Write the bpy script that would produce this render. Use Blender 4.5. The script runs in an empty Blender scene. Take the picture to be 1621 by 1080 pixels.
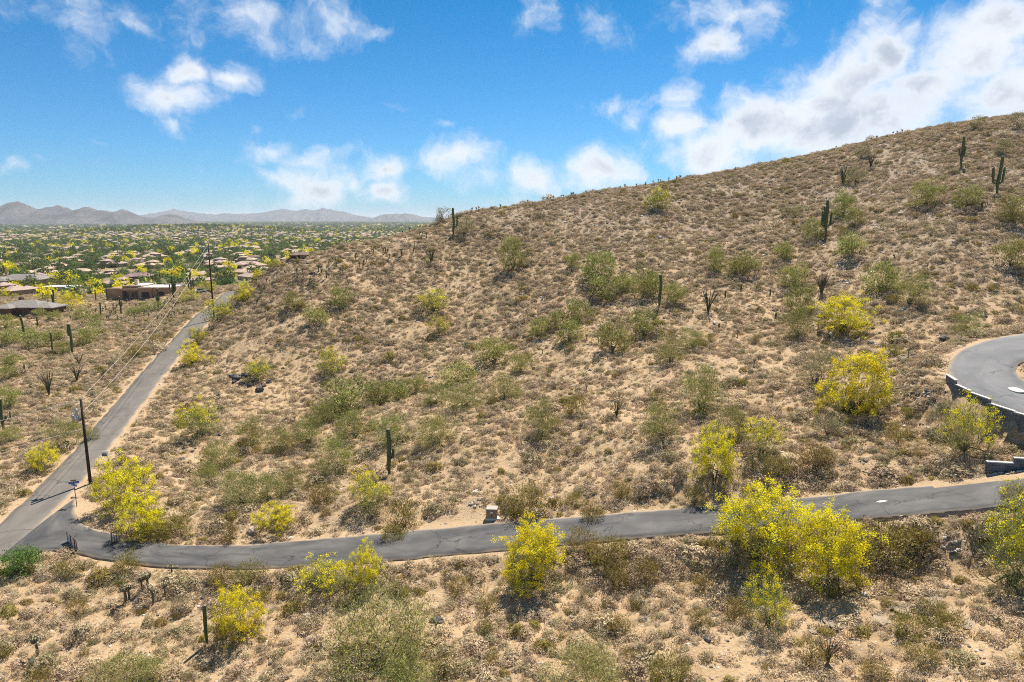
import bpy, math, random
import numpy as np

# ------------------------------------------------------------------ camera
sc = bpy.context.scene
W0, H0, F = 1621.0, 1080.0, 1080.7          # photograph size and focal length in its pixels
PITCH = math.atan(193.0 / F)
CAMZ = 27.0
SP, CP = math.sin(PITCH), math.cos(PITCH)
cam_d = bpy.data.cameras.new('camera'); cam_d.lens = 24.0; cam_d.sensor_width = 36.0
cam_d.clip_start = 0.5; cam_d.clip_end = 120000.0
cam = bpy.data.objects.new('camera', cam_d); sc.collection.objects.link(cam)
cam.location = (0, 0, CAMZ); cam.rotation_euler = (math.pi / 2 - PITCH, 0, 0)
sc.camera = cam

# ------------------------------------------------------------------ sky, sun, exposure
SUN_EL, SUN_AZ = math.radians(57), math.radians(24)   # azimuth from +Y towards +X
sc.view_settings.view_transform = 'Standard'; sc.view_settings.look = 'None'
sc.view_settings.exposure = 0.72; sc.view_settings.gamma = 1.0
sc.view_settings.use_curve_mapping = False
sc.cycles.use_denoising = False
sc.cycles.max_bounces = 6; sc.cycles.diffuse_bounces = 3; sc.cycles.transmission_bounces = 4
sc.cycles.transparent_max_bounces = 8; sc.cycles.volume_bounces = 1
sc.cycles.use_adaptive_sampling = False
sc.cycles.filter_width = 1.05

def nd(nt, typ, **kw):
    n = nt.nodes.new(typ)
    for k, v in kw.items():
        if k.startswith('i_'):
            n.inputs[int(k[2:])].default_value = v
        else:
            setattr(n, k, v)
    return n

def mth(nt, op, a, b=None, c=None, clamp=False):
    n = nt.nodes.new('ShaderNodeMath'); n.operation = op; n.use_clamp = clamp
    for i, v in enumerate((a, b, c)):
        if v is None: continue
        if isinstance(v, (int, float)): n.inputs[i].default_value = v
        else: nt.links.new(v, n.inputs[i])
    return n.outputs[0]

def mixc(nt, fac, a, b, blend='MIX'):
    n = nt.nodes.new('ShaderNodeMix'); n.data_type = 'RGBA'; n.blend_type = blend
    for i, v in ((0, fac), (6, a), (7, b)):
        if isinstance(v, (int, float)): n.inputs[i].default_value = v
        elif isinstance(v, (tuple, list)): n.inputs[i].default_value = (*v[:3], 1)
        else: nt.links.new(v, n.inputs[i])
    return n.outputs[2]

def maprange(nt, v, a, b, c=0.0, d=1.0, smooth=True):
    n = nt.nodes.new('ShaderNodeMapRange'); n.interpolation_type = 'SMOOTHSTEP' if smooth else 'LINEAR'
    nt.links.new(v, n.inputs[0])
    for i, x in zip((1, 2, 3, 4), (a, b, c, d)): n.inputs[i].default_value = x
    return n.outputs[0]

def noise(nt, vec, scale, detail=4.0, rough=0.5, dist=0.0, out=0):
    n = nt.nodes.new('ShaderNodeTexNoise')
    n.inputs['Scale'].default_value = scale; n.inputs['Detail'].default_value = detail
    n.inputs['Roughness'].default_value = rough; n.inputs['Distortion'].default_value = dist
    if vec is not None: nt.links.new(vec, n.inputs['Vector'])
    return n.outputs[out]

def pix_dir(px, py):
    """unit world direction of a photo pixel"""
    u = (px - W0 / 2) / F; v = (py - H0 / 2) / F
    d = np.array([u, CP - v * SP, -SP - v * CP])
    return d / np.linalg.norm(d)

def pix_azel(px, py):
    d = pix_dir(px, py)
    return math.atan2(d[0], d[1]), math.asin(d[2])

world = bpy.data.worlds.new('World'); sc.world = world; world.use_nodes = True
nt = world.node_tree; nt.nodes.clear()
wout = nd(nt, 'ShaderNodeOutputWorld'); bg = nd(nt, 'ShaderNodeBackground')
bg.inputs[1].default_value = 1.0
sky = nd(nt, 'ShaderNodeTexSky'); sky.sky_type = 'NISHITA'; sky.sun_disc = False
sky.sun_elevation = SUN_EL; sky.sun_rotation = SUN_AZ
sky.altitude = 700; sky.air_density = 1.0; sky.dust_density = 0.4; sky.ozone_density = 2.0
SKY_STRENGTH = 0.10
skc = mixc(nt, 1.0, sky.outputs[0], (SKY_STRENGTH,) * 3, 'MULTIPLY')
tc = nd(nt, 'ShaderNodeTexCoord')
sep = nd(nt, 'ShaderNodeSeparateXYZ'); nt.links.new(tc.outputs['Generated'], sep.inputs[0])
az = mth(nt, 'ARCTAN2', sep.outputs[0], sep.outputs[1])
el = mth(nt, 'ARCSINE', sep.outputs[2])
comb = nd(nt, 'ShaderNodeCombineXYZ'); nt.links.new(az, comb.inputs[0]); nt.links.new(el, comb.inputs[1])
tint = mixc(nt, maprange(nt, el, .0, .30, smooth=False), (.25, .505, .775), (.03, .41, .63))
skg = mixc(nt, 1.0, skc, tint, 'MULTIPLY')
# billowing displacement of the cloud outlines
dn = noise(nt, comb.outputs[0], 11.0, 5.0, 0.58, 0.0, out=1)
dv = nd(nt, 'ShaderNodeVectorMath', operation='SUBTRACT'); nt.links.new(dn, dv.inputs[0]); dv.inputs[1].default_value = (.5, .5, .5)
ds = nd(nt, 'ShaderNodeVectorMath', operation='MULTIPLY'); nt.links.new(dv.outputs[0], ds.inputs[0]); ds.inputs[1].default_value = (.085, .06, 0)
wp = nd(nt, 'ShaderNodeVectorMath', operation='ADD'); nt.links.new(comb.outputs[0], wp.inputs[0]); nt.links.new(ds.outputs[0], wp.inputs[1])
# cumulus: centre pixel, half width, half height (photo pixels), strength
CLOUDS = [(1130, 245, 85, 48, 1.0), (1215, 205, 105, 85, 1.0), (1300, 195, 130, 100, 1.15), (1390, 180, 120, 90, 1.1),
          (1350, 120, 95, 62, 1.0), (1405, 72, 72, 58, 1.05), (1470, 130, 75, 60, .9), (1545, 75, 95, 90, 1.0), (1600, 150, 90, 75, 1.1),
          (1600, 30, 110, 70, 1.0), (1560, 190, 70, 45, .9), (1480, 235, 60, 40, .7),
          (968, 165, 42, 30, .78), (1010, 185, 40, 22, .75), (1070, 155, 58, 24, .82), (1075, 205, 58, 30, .85), (1040, 222, 30, 18, .6),
          (1130, 78, 72, 34, .85), (1085, 92, 26, 26, .7), (1090, 30, 40, 50, .62), (1180, 15, 150, 26, .75), (1390, 8, 30, 18, .6),
          (840, 25, 46, 40, .62), (960, 25, 70, 34, .52),
          (278, 150, 32, 60, .85), (305, 112, 52, 26, .9), (365, 125, 42, 26, .85), (268, 195, 40, 22, .55),
          (130, 22, 130, 46, .62), (210, 30, 46, 36, .66), (390, 22, 140, 40, .72), (520, 25, 95, 46, .72), (495, 66, 40, 24, .7), (585, 45, 18, 34, .6),
          (430, 238, 56, 18, .8), (490, 252, 50, 22, .8), (500, 290, 68, 34, .98), (440, 290, 46, 22, .78), (545, 240, 34, 10, .5),
          (605, 268, 48, 30, .85), (560, 285, 36, 22, .75), (620, 305, 52, 18, .85), (485, 318, 78, 18, .8),
          (730, 250, 72, 30, .85), (760, 278, 52, 22, .72), (695, 202, 26, 10, .62), (845, 280, 56, 34, .85), (900, 285, 46, 28, .8),
          (955, 272, 80, 34, .95), (1000, 262, 36, 22, .7), (480, 172, 28, 12, .42), (400, 205, 40, 12, .42), (625, 172, 20, 14, .42),
          (10, 268, 34, 18, .5), (60, 260, 24, 10, .4), (145, 216, 12, 8, .4), (450, 345, 260, 26, .40), (810, 318, 40, 22, .6)]
field = None
ASP = 1.75
sc2 = nd(nt, 'ShaderNodeVectorMath', operation='MULTIPLY'); nt.links.new(wp.outputs[0], sc2.inputs[0]); sc2.inputs[1].default_value = (1, ASP, 0)
for (cx, cy, rx, ry, st) in CLOUDS:
    st = st if st > .84 else st * .72
    a, e = pix_azel(cx, cy)
    a2, _ = pix_azel(cx + rx, cy); _, e2 = pix_azel(cx, cy - ry)
    r_ = .5 * (abs(a2 - a) + ASP * abs(e2 - e)) * 1.39
    dd = nd(nt, 'ShaderNodeVectorMath', operation='DISTANCE'); nt.links.new(sc2.outputs[0], dd.inputs[0]); dd.inputs[1].default_value = (a, e * ASP, 0)
    v = mth(nt, 'MULTIPLY_ADD', dd.outputs['Value'], -st / r_, st)
    field = v if field is None else mth(nt, 'SMOOTH_MAX', field, v, 0.16)
# clouds of the same kind over the rest of the sky (outside the photographed part)
gn = noise(nt, wp.outputs[0], 2.6, 5.0, .55, .2)
outside = mth(nt, 'MAXIMUM', maprange(nt, mth(nt, 'ABSOLUTE', az), .68, .85), maprange(nt, el, .34, .46))
generic = mth(nt, 'MULTIPLY', mth(nt, 'MULTIPLY', mth(nt, 'SUBTRACT', gn, .50), 3.2), outside)
generic = mth(nt, 'SUBTRACT', generic, mth(nt, 'SUBTRACT', 1.0, outside))
generic = mth(nt, 'MINIMUM', generic, maprange(nt, el, 0.0, 0.12))
field = mth(nt, 'MAXIMUM', field, generic)
fine = noise(nt, wp.outputs[0], 20.0, 8.0, .62, .2)
fine2 = noise(nt, comb.outputs[0], 7.0, 6.0, .6, .3)
dens = mth(nt, 'ADD', field, mth(nt, 'MULTIPLY', mth(nt, 'SUBTRACT', fine, .5), 1.2))
cov = maprange(nt, dens, .10, .82)
cov = mth(nt, 'MULTIPLY', cov, .94)
# inner grey shading of thick cloud
shade = mth(nt, 'MULTIPLY', maprange(nt, dens, .58, 1.05), maprange(nt, fine2, .38, .58, .15, 1.0))
ccol = mixc(nt, shade, (.60, .62, .645), (.33, .365, .425))
skyc = mixc(nt, cov, skg, ccol)
nt.links.new(skyc, bg.inputs[0]); nt.links.new(bg.outputs[0], wout.inputs[0])
world.cycles.sampling_method = 'MANUAL'; world.cycles.sample_map_resolution = 512

sun_d = bpy.data.lights.new('sun', 'SUN'); sun_d.energy = 5.0; sun_d.angle = math.radians(.53); sun_d.color = (1.0, .93, .83)
sun = bpy.data.objects.new('sun', sun_d); sc.collection.objects.link(sun)
from mathutils import Vector
sdir = Vector((math.sin(SUN_AZ) * math.cos(SUN_EL), math.cos(SUN_AZ) * math.cos(SUN_EL), math.sin(SUN_EL)))
sun.rotation_euler = sdir.to_track_quat('Z', 'Y').to_euler(); sun.location = (0, 60, 120)

# ------------------------------------------------------------------ helpers
rng = np.random.default_rng(7)
random.seed(7)
COL = sc.collection

def ratio(py):
    v = (py - H0 / 2) / F
    return (SP + v * CP) / (CP - v * SP)

def at_Y(px, py, Y):
    """world point on the pixel's ray at distance Y along the view"""
    z = CAMZ - ratio(py) * Y
    depth = Y * CP + (CAMZ - z) * SP
    return np.array([(px - W0 / 2) / F * depth, Y, z])

def at_Z(px, py, z):
    return at_Y(px, py, (CAMZ - z) / ratio(py))

def depth_of(p):
    return p[1] * CP + (CAMZ - p[2]) * SP

def hash2(ix, iy, seed):
    h = (ix.astype(np.int64) * 374761393 + iy.astype(np.int64) * 668265263 + seed * 1442695041) & 0xFFFFFFFF
    h = ((h ^ (h >> 13)) * 1274126177) & 0xFFFFFFFF
    return ((h ^ (h >> 16)) & 0xFFFF) / 65535.0

def vnoise(x, y, seed=0):
    ix = np.floor(x); iy = np.floor(y); fx = x - ix; fy = y - iy
    fx = fx * fx * fx * (fx * (fx * 6 - 15) + 10); fy = fy * fy * fy * (fy * (fy * 6 - 15) + 10)
    a = hash2(ix, iy, seed); b = hash2(ix + 1, iy, seed); c = hash2(ix, iy + 1, seed); d = hash2(ix + 1, iy + 1, seed)
    return (a * (1 - fx) + b * fx) * (1 - fy) + (c * (1 - fx) + d * fx) * fy

def fbm(x, y, seed=0, oct=4):
    s = 0; a = .5; t = 0
    for o in range(oct):
        s = s + a * vnoise(x * 2 ** o + 17.3 * o, y * 2 ** o - 9.1 * o, seed + o); t += a; a *= .5
    return s / t - .5

def sstep(a, b, x):
    t = np.clip((x - a) / (b - a), 0, 1); return t * t * (3 - 2 * t)

def mesh_np(name, V, faces, mat=None, attrs=None, smooth=False):
    """V (n,3); faces: (m,k) array of equal-size polygons, or a list"""
    me = bpy.data.meshes.new(name)
    V = np.ascontiguousarray(V, dtype=np.float32)
    if isinstance(faces, np.ndarray):
        m, k = faces.shape
        me.vertices.add(len(V)); me.vertices.foreach_set('co', V.ravel())
        me.loops.add(m * k); me.loops.foreach_set('vertex_index', faces.astype(np.int32).ravel())
        me.polygons.add(m); me.polygons.foreach_set('loop_start', np.arange(0, m * k, k, dtype=np.int32))
        me.update(calc_edges=True)
    else:
        me.from_pydata([tuple(v) for v in V], [], [tuple(int(i) for i in f) for f in faces]); me.update()
    if attrs:
        for an, arr in attrs.items():
            at = me.attributes.new(an, 'FLOAT', 'POINT'); at.data.foreach_set('value', np.ascontiguousarray(arr, dtype=np.float32))
    if smooth:
        me.polygons.foreach_set('use_smooth', np.ones(len(me.polygons), dtype=bool))
    for m_ in (mat if isinstance(mat, (list, tuple)) else [mat]):
        if m_ is not None: me.materials.append(m_)
    return me

def obj(name, me, parent=None, loc=None, label=None, cat=None, group=None, kind=None, rotz=None, scale=None):
    o = bpy.data.objects.new(name, me); COL.objects.link(o)
    if parent is not None: o.parent = parent
    if loc is not None: o.location = [float(v) for v in loc]
    if rotz is not None: o.rotation_euler = (0, 0, rotz)
    if scale is not None: o.scale = scale if hasattr(scale, '__len__') else (scale,) * 3
    if label: o['label'] = label
    if cat: o['category'] = cat
    if group: o['group'] = group
    if kind: o['kind'] = kind
    return o

class MB:
    """collects boxes, tubes and polygons into one mesh"""
    def __init__(s): s.V = []; s.Fc = []; s.n = 0
    def add(s, V, Fc):
        s.V.append(np.asarray(V, float)); s.Fc += [[i + s.n for i in f] for f in Fc]; s.n += len(V); return s
    def box(s, c, size, rz=0.0, bev=0.0, rx=0.0):
        hx, hy, hz = [v / 2 for v in size]
        if bev <= 0:
            V = np.array([[x, y, z] for z in (-hz, hz) for y in (-hy, hy) for x in (-hx, hx)])
            Fc = [(0, 2, 3, 1), (4, 5, 7, 6), (0, 1, 5, 4), (2, 6, 7, 3), (0, 4, 6, 2), (1, 3, 7, 5)]
        else:
            b = bev; V = []
            ring = lambda ix, iy, z: [(-ix, -iy, z), (ix, -iy, z), (ix, iy, z), (-ix, iy, z)]
            V = ring(hx - b, hy - b, -hz) + ring(hx, hy, -hz + b) + ring(hx, hy, hz - b) + ring(hx - b, hy - b, hz)
            V = np.array(V); Fc = [(3, 2, 1, 0), (12, 13, 14, 15)]
            for k in range(3):
                for i in range(4):
                    j = (i + 1) % 4; Fc.append((k * 4 + i, k * 4 + j, k * 4 + 4 + j, k * 4 + 4 + i))
        if rx:
            c_, s_ = math.cos(rx), math.sin(rx); V = V @ np.array([[1, 0, 0], [0, c_, s_], [0, -s_, c_]])
        if rz:
            c_, s_ = math.cos(rz), math.sin(rz); V = V @ np.array([[c_, s_, 0], [-s_, c_, 0], [0, 0, 1]])
        return s.add(V + np.array(c), Fc)
    def tube(s, pts, rad, k=6, cap=True):
        pts = np.asarray(pts, float); n = len(pts)
        rad = np.full(n, rad) if np.isscalar(rad) else np.asarray(rad, float)
        V = []
        for i in range(n):
            t = pts[min(i + 1, n - 1)] - pts[max(i - 1, 0)]; t = t / (np.linalg.norm(t) + 1e-9)
            a = np.array([0, 0, 1.0]) if abs(t[2]) < .9 else np.array([1.0, 0, 0])
            u = np.cross(t, a); u /= np.linalg.norm(u); w = np.cross(t, u)
            for j in range(k):
                q = 2 * math.pi * j / k; V.append(pts[i] + rad[i] * (math.cos(q) * u + math.sin(q) * w))
        Fc = []
        for i in range(n - 1):
            for j in range(k):
                j2 = (j + 1) % k; Fc.append((i * k + j, i * k + j2, (i + 1) * k + j2, (i + 1) * k + j))
        if cap: Fc += [tuple(range(k))[::-1], tuple(range((n - 1) * k, n * k))]
        return s.add(V, Fc)
    def build(s, name, mat=None, smooth=False, attrs=None):
        return mesh_np(name, np.vstack(s.V), s.Fc, mat, attrs, smooth)

# ------------------------------------------------------------------ materials
MATS = {}
def mat_base(name):
    m = bpy.data.materials.new(name); m.use_nodes = True; t = m.node_tree
    b = t.nodes['Principled BSDF']; b.inputs['Roughness'].default_value = .85
    b.inputs['Specular IOR Level'].default_value = .25
    MATS[name] = m; return m, t, b

def simple(name, col, rough=.8, var=.18, scale=3.0, metal=0.0, bump=0.0, bscale=20.0):
    """plain colour broken up by noise in object space"""
    m, t, b = mat_base(name)
    tc = nd(t, 'ShaderNodeTexCoord')
    n = noise(t, tc.outputs['Object'], scale, 6.0, .65)
    c = mixc(t, maprange(t, n, .3, .7), tuple(v * (1 - var) for v in col), tuple(min(1, v * (1 + var)) for v in col))
    t.links.new(c, b.inputs['Base Color']); b.inputs['Roughness'].default_value = rough; b.inputs['Metallic'].default_value = metal
    if bump:
        bn = nd(t, 'ShaderNodeBump'); bn.inputs['Strength'].default_value = bump; bn.inputs['Distance'].default_value = .05
        t.links.new(noise(t, tc.outputs['Object'], bscale, 6.0, .6), bn.inputs['Height']); t.links.new(bn.outputs[0], b.inputs['Normal'])
    return m

def foliage(name, dark, mid, light, trans=.3, hue_var=.04, val_var=.25):
    """leaf faces carry 'tint' 0..1; every plant differs a little"""
    m, t, b = mat_base(name); b.inputs['Specular IOR Level'].default_value = .12
    at = nd(t, 'ShaderNodeAttribute'); at.attribute_name = 'tint'
    r = nd(t, 'ShaderNodeValToRGB'); cr = r.color_ramp
    cr.elements[0].color = (*dark, 1); cr.elements[1].color = (*light, 1); e = cr.elements.new(.5); e.color = (*mid, 1)
    t.links.new(at.outputs['Fac'], r.inputs[0])
    oi = nd(t, 'ShaderNodeObjectInfo')
    h = nd(t, 'ShaderNodeHueSaturation')
    t.links.new(mth(t, 'ADD', .5 - hue_var / 2, mth(t, 'MULTIPLY', oi.outputs['Random'], hue_var)), h.inputs['Hue'])
    r2 = mth(t, 'FRACT', mth(t, 'MULTIPLY', oi.outputs['Random'], 17.31))
    t.links.new(mth(t, 'ADD', 1 - val_var / 2, mth(t, 'MULTIPLY', r2, val_var)), h.inputs['Value'])
    t.links.new(r.outputs[0], h.inputs['Color']); t.links.new(h.outputs[0], b.inputs['Base Color'])
    tr = nd(t, 'ShaderNodeBsdfTranslucent'); t.links.new(h.outputs[0], tr.inputs[0])
    mx = nd(t, 'ShaderNodeMixShader'); mx.inputs[0].default_value = trans
    t.links.new(b.outputs[0], mx.inputs[1]); t.links.new(tr.outputs[0], mx.inputs[2])
    t.links.new(mx.outputs[0], t.nodes['Material Output'].inputs[0])
    return m

foliage('pv_green', (.15, .155, .035), (.33, .33, .09), (.56, .54, .19), .24)
foliage('pv_yellow', (.66, .53, .010), (.88, .76, .016), (.97, .90, .06), .38, .012, .10)
foliage('olive', (.14, .11, .025), (.28, .22, .055), (.46, .37, .11), .35, .03)
foliage('fresh_green', (.07, .11, .02), (.15, .23, .05), (.26, .36, .09), .35, .04)
foliage('dry', (.29, .205, .115), (.52, .40, .25), (.70, .57, .385), .2, .025, .4)
foliage('straw', (.36, .275, .14), (.55, .44, .24), (.70, .58, .36), .3, .03, .3)
foliage('greygreen', (.14, .125, .055), (.30, .265, .13), (.48, .425, .24), .3, .03)
foliage('valley_green', (.07, .095, .03), (.13, .17, .05), (.2, .25, .085), .3, .08, .6)
simple('bark', (.13, .10, .075), .9, .3, 6)
simple('bark_dark', (.06, .05, .042), .9, .3, 6)
simple('saguaro', (.10, .122, .055), .75, .3, 4)
simple('saguaro_tip', (.26, .24, .17), .8, .2, 8)
simple('cholla', (.16, .14, .085), .9, .3, 8)
simple('cholla_top', (.42, .38, .22), .9, .2, 8)
simple('ocotillo', (.11, .105, .06), .9, .3, 8)
simple('rock_tan', (.40, .31, .225), .9, .3, 3, bump=.5, bscale=9)
simple('rock_dark', (.13, .115, .11), .85, .4, 3, bump=.6, bscale=9)
simple('rock_pale', (.60, .54, .46), .9, .2, 3, bump=.5, bscale=9)
simple('pole_wood', (.045, .036, .028), .85, .3, 3)
simple('grey_metal', (.42, .46, .50), .5, .1, 4, metal=.4)
simple('wire', (.58, .53, .46), .6, .05)
simple('sign_blue', (.02, .09, .42), .5, .08)
simple('sign_brown', (.32, .20, .07), .5, .08)
simple('sign_white', (.78, .78, .76), .5, .05)
simple('sign_dark', (.07, .07, .09), .5, .05)
simple('gate_metal', (.16, .12, .10), .7, .35, 6)
simple('gate_panel', (.80, .74, .70), .7, .2, 4)
simple('gate_rust', (.13, .06, .04), .8, .3, 4)
simple('cabinet', (.30, .215, .15), .6, .08)
simple('cabinet_lid', (.40, .35, .29), .6, .06)
simple('concrete', (.62, .60, .56), .85, .12, 4)
simple('manhole', (.66, .62, .50), .7, .12, 5)
simple('block', (.155, .16, .165), .9, .25, 2, bump=.4)
simple('slab', (.35, .27, .19), .9, .2, 2, bump=.4)
simple('block_cap', (.66, .64, .58), .85, .1, 2)
simple('stucco_tan', (.33, .215, .13), .9, .1, .6)
simple('stucco_cream', (.62, .50, .36), .9, .1, .6)
simple('stucco_brown', (.15, .085, .055), .9, .15, .6)
simple('roof_white', (.82, .82, .80), .7, .05, .5)
simple('roof_tan', (.46, .34, .235), .85, .2, 1.2)
simple('roof_pink', (.40, .295, .235), .85, .2, 1.2)
simple('roof_brown', (.20, .135, .105), .85, .2, 1.2)
simple('roof_mauve', (.25, .16, .15), .85, .2, 1.2)
simple('roof_grey', (.24, .215, .19), .85, .2, 1.2)
simple('dark_opening', (.025, .022, .02), .4, .1)
simple('glass', (.05, .06, .07), .1, .1)
# ------------------------------------------------------------------ terrain: heights read off the photograph
# image column -> (pixel row, distance along the view)
COLS = {
 -200: [(900, 51), (780, 66), (700, 83), (620, 108), (560, 140), (500, 200)],
 0:    [(1080, 37.5), (950, 46), (880, 53), (780, 66), (700, 81), (640, 97), (600, 110), (540, 142), (500, 190), (470, 262)],
 150:  [(620, 101), (560, 126), (530, 143), (490, 190), (470, 268)],
 230:  [(540, 134), (500, 166), (473, 266)],
 290:  [(510, 139), (480, 176), (452, 275)],
 340:  [(740, 71), (660, 88), (580, 108), (530, 122), (440, 310)],
 400:  [(1080, 37), (960, 45), (905, 49.5), (800, 60), (480, 132), (447, 148)],
 450:  [(760, 66.5), (680, 82), (600, 102), (530, 116), (470, 130), (416, 146)],
 600:  [(1080, 36), (960, 43.5), (760, 64.5), (690, 76.5), (625, 94), (560, 108), (500, 122), (440, 138), (383, 154)],
 750:  [(750, 62), (680, 72.7), (600, 95), (540, 110), (480, 125), (420, 142), (380, 155), (333, 174)],
 800:  [(1080, 35), (960, 42), (892, 48)],
 900:  [(740, 61), (660, 73), (580, 90), (520, 104), (450, 122), (390, 142), (313, 182)],
 1050: [(700, 60), (600, 80), (490, 104), (440, 118), (380, 140), (289, 190)],
 1150: [(1080, 32), (960, 38.5), (885, 44)],
 1300: [(700, 57), (620, 68), (540, 85), (460, 104), (380, 126), (310, 155), (248, 184)],
 1450: [(1080, 29.5), (960, 35.5), (885, 40.3), (700, 54), (640, 60), (570, 72), (480, 90), (400, 104), (310, 130), (218, 176)],
 1560: [(720, 48), (485, 86), (400, 100)],
 1578: [(310, 118)],
 1621: [(192, 170)],
 1700: [(1080, 27), (950, 33), (890, 37)],
 1900: [(540, 76), (400, 105), (250, 142), (152, 172)],
}
CP_ = [at_Y(px, py, Y) for px, rows in COLS.items() for (py, Y) in rows]
CP_ += [np.array(p, float) for p in [
    (-260, 250, -6), (-270, 60, -4), (-200, -60, -6), (0, -60, -2), (-30, 8, -1.8), (0, 10, 1.0), (30, 6, 5.0), (110, -50, 16), (200, 20, 26),
    (260, 120, 46), (260, 250, 44), (-100, 330, -4), (-30, 330, -8), (60, 330, 6), (150, 330, 26),
    (-60, 195, 4), (-45, 180, 10), (-30, 190, 15), (0, 205, 22), (30, 225, 29), (70, 235, 38), (120, 225, 47), (-70, 240, -3), (-20, 250, 4), (40, 280, 18)]]

# roads ---------------------------------------------------------------
def poly_Z(pts):                                   # (px, py, z) -> world points
    return np.array([at_Z(a, b, c) for a, b, c in pts])

def resample(P, step):
    d = np.r_[0, np.cumsum(np.linalg.norm(np.diff(P, axis=0), axis=1))]
    n = max(2, int(d[-1] / step)); s = np.linspace(0, d[-1], n)
    return np.stack([np.interp(s, d, P[:, i]) for i in range(3)], 1)

def smooth_line(P, it=30):
    P = P.copy()
    for _ in range(it): P[1:-1] = .25 * P[:-2] + .5 * P[1:-1] + .25 * P[2:]
    return P

main_c = poly_Z([(-60, 915, -.4), (21, 839, -.2), (83, 780, 0), (138, 720, .4), (208, 634, 1.7), (243, 590, 3.0), (269, 560, 4.2), (305, 520, 6.2), (322, 500, 7.2), (350, 480, 8.3), (366, 463, 9.3)])
d_ = main_c[-1] - main_c[-2]; d_ /= np.linalg.norm(d_[:2])
main_c = np.vstack([main_c[0] + np.array([-9, -28, -.9]), main_c, main_c[-1] + d_ * 12 + np.array([3, 0, -1.2]), main_c[-1] + d_ * 30 + np.array([12, 0, -5.5])])
main_c = smooth_line(resample(main_c, 1.0), 14)
MAIN_HW = 1.85

up_px = [(118, 790), (118.5, 803), (119, 817), (128, 831), (153, 839), (178, 845), (215, 855), (247, 859), (272, 863), (309, 865), (400, 863), (500, 854), (600, 846), (700, 836), (800, 827), (867, 822), (1000, 811), (1110, 803), (1200, 796), (1300, 785), (1400, 775), (1500, 766), (1621, 752), (1760, 735), (1950, 700)]
lo_px = [(60, 833), (20, 866), (-12, 888), (22, 876), (99, 870), (124, 875), (148, 883), (185, 888), (230, 896), (300, 899), (400, 901), (500, 897), (600, 890), (700, 881), (790, 872), (880, 864), (1000, 853), (1100, 845), (1200, 838), (1300, 827), (1400, 819), (1500, 811), (1621, 797), (1760, 782), (1950, 750)]
def zprof(px): return float(np.interp(px, [0, 250, 400, 650, 1000, 1250, 1500, 1621, 1950], [0, .05, .2, 1.2, 3.9, 6.0, 8.2, 9.2, 12.0]))
drive_up = np.array([at_Z(a, b, zprof(a)) for a, b in up_px]); drive_lo = np.array([at_Z(a, b, zprof(a)) for a, b in lo_px])

hp_out = [(1950, 500, 15.4), (1760, 512, 15.0), (1621, 528, 14.6), (1580, 534, 14.4), (1540, 545, 14.1), (1512, 560, 13.7), (1499, 580, 13.2), (1502, 596, 12.9), (1520, 613, 12.7), (1548, 628, 12.5), (1580, 643, 12.3), (1621, 660, 12.1), (1760, 706, 11.6), (1950, 760, 12.0)]
hp_in = [(1950, 535, 15.4), (1760, 546, 15.0), (1655, 556, 14.6), (1632, 560, 14.4), (1620, 566, 14.1), (1611, 576, 13.7), (1606, 586, 13.2), (1607, 594, 12.9), (1609, 600, 12.7), (1613, 607, 12.5), (1620, 614, 12.3), (1640, 622, 12.1), (1760, 648, 11.6), (1950, 690, 12.0)]
hair_out = poly_Z(hp_out); hair_in = poly_Z(hp_in)

def ribbon_pair(A, B, step=.8):
    """two edge lines sampled alike"""
    M = (A + B) / 2
    d = np.r_[0, np.cumsum(np.linalg.norm(np.diff(M, axis=0), axis=1))]
    n = int(d[-1] / step); s = np.linspace(0, d[-1], n)
    f = lambda P: np.stack([np.interp(s, d, P[:, i]) for i in range(3)], 1)
    return smooth_line(f(A), 3), smooth_line(f(B), 3), smooth_line(f(M), 3)

dA, dB, dM = ribbon_pair(drive_up, drive_lo)
hA, hB, hM = ribbon_pair(hair_out, hair_in)
hBd = resample(hB, .1)                               # pair each outer point with the inner edge straight across
hB = hBd[((hA[:, None, :2] - hBd[None, :, :2]) ** 2).sum(-1).argmin(1)]; hB[:, 2] = hA[:, 2]; hB = smooth_line(hB, 4); hM = (hA + hB) / 2
t_ = np.gradient(main_c, axis=0); t_[:, 2] = 0; t_ /= np.linalg.norm(t_, axis=1)[:, None]
nrm = np.stack([t_[:, 1], -t_[:, 0], 0 * t_[:, 0]], 1)
edge_j = (fbm(main_c[:, 0] * .5, main_c[:, 1] * .5, 3)[:, None]) * .25
mA, mB = main_c + nrm * (MAIN_HW + edge_j), main_c - nrm * (MAIN_HW - edge_j)

for P in (main_c[::6], dM[::6], hM[::6]): CP_ += [p for p in P]
CP_ = np.array(CP_)

def tps_fit(P, lam=6.0):
    n = len(P); s = 100.0; X = P[:, :2] / s
    d2 = ((X[:, None] - X[None]) ** 2).sum(-1)
    K = .5 * d2 * np.log(d2 + 1e-12); K[np.arange(n), np.arange(n)] = lam * 1e-4
    A = np.zeros((n + 3, n + 3)); A[:n, :n] = K; A[:n, n] = 1; A[:n, n + 1:] = X; A[n, :n] = 1; A[n + 1:, :n] = X.T
    w = np.linalg.solve(A, np.r_[P[:, 2], 0, 0, 0])
    def ev(x, y):
        q = np.stack([x, y], -1).reshape(-1, 2) / s; o = np.empty(len(q))
        for i in range(0, len(q), 20000):
            c = q[i:i + 20000]; e2 = ((c[:, None] - X[None]) ** 2).sum(-1)
            o[i:i + 20000] = (.5 * e2 * np.log(e2 + 1e-12)) @ w[:n] + w[n] + c @ w[n + 1:]
        return o.reshape(np.shape(x))
    return ev
tps = tps_fit(CP_)

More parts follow.
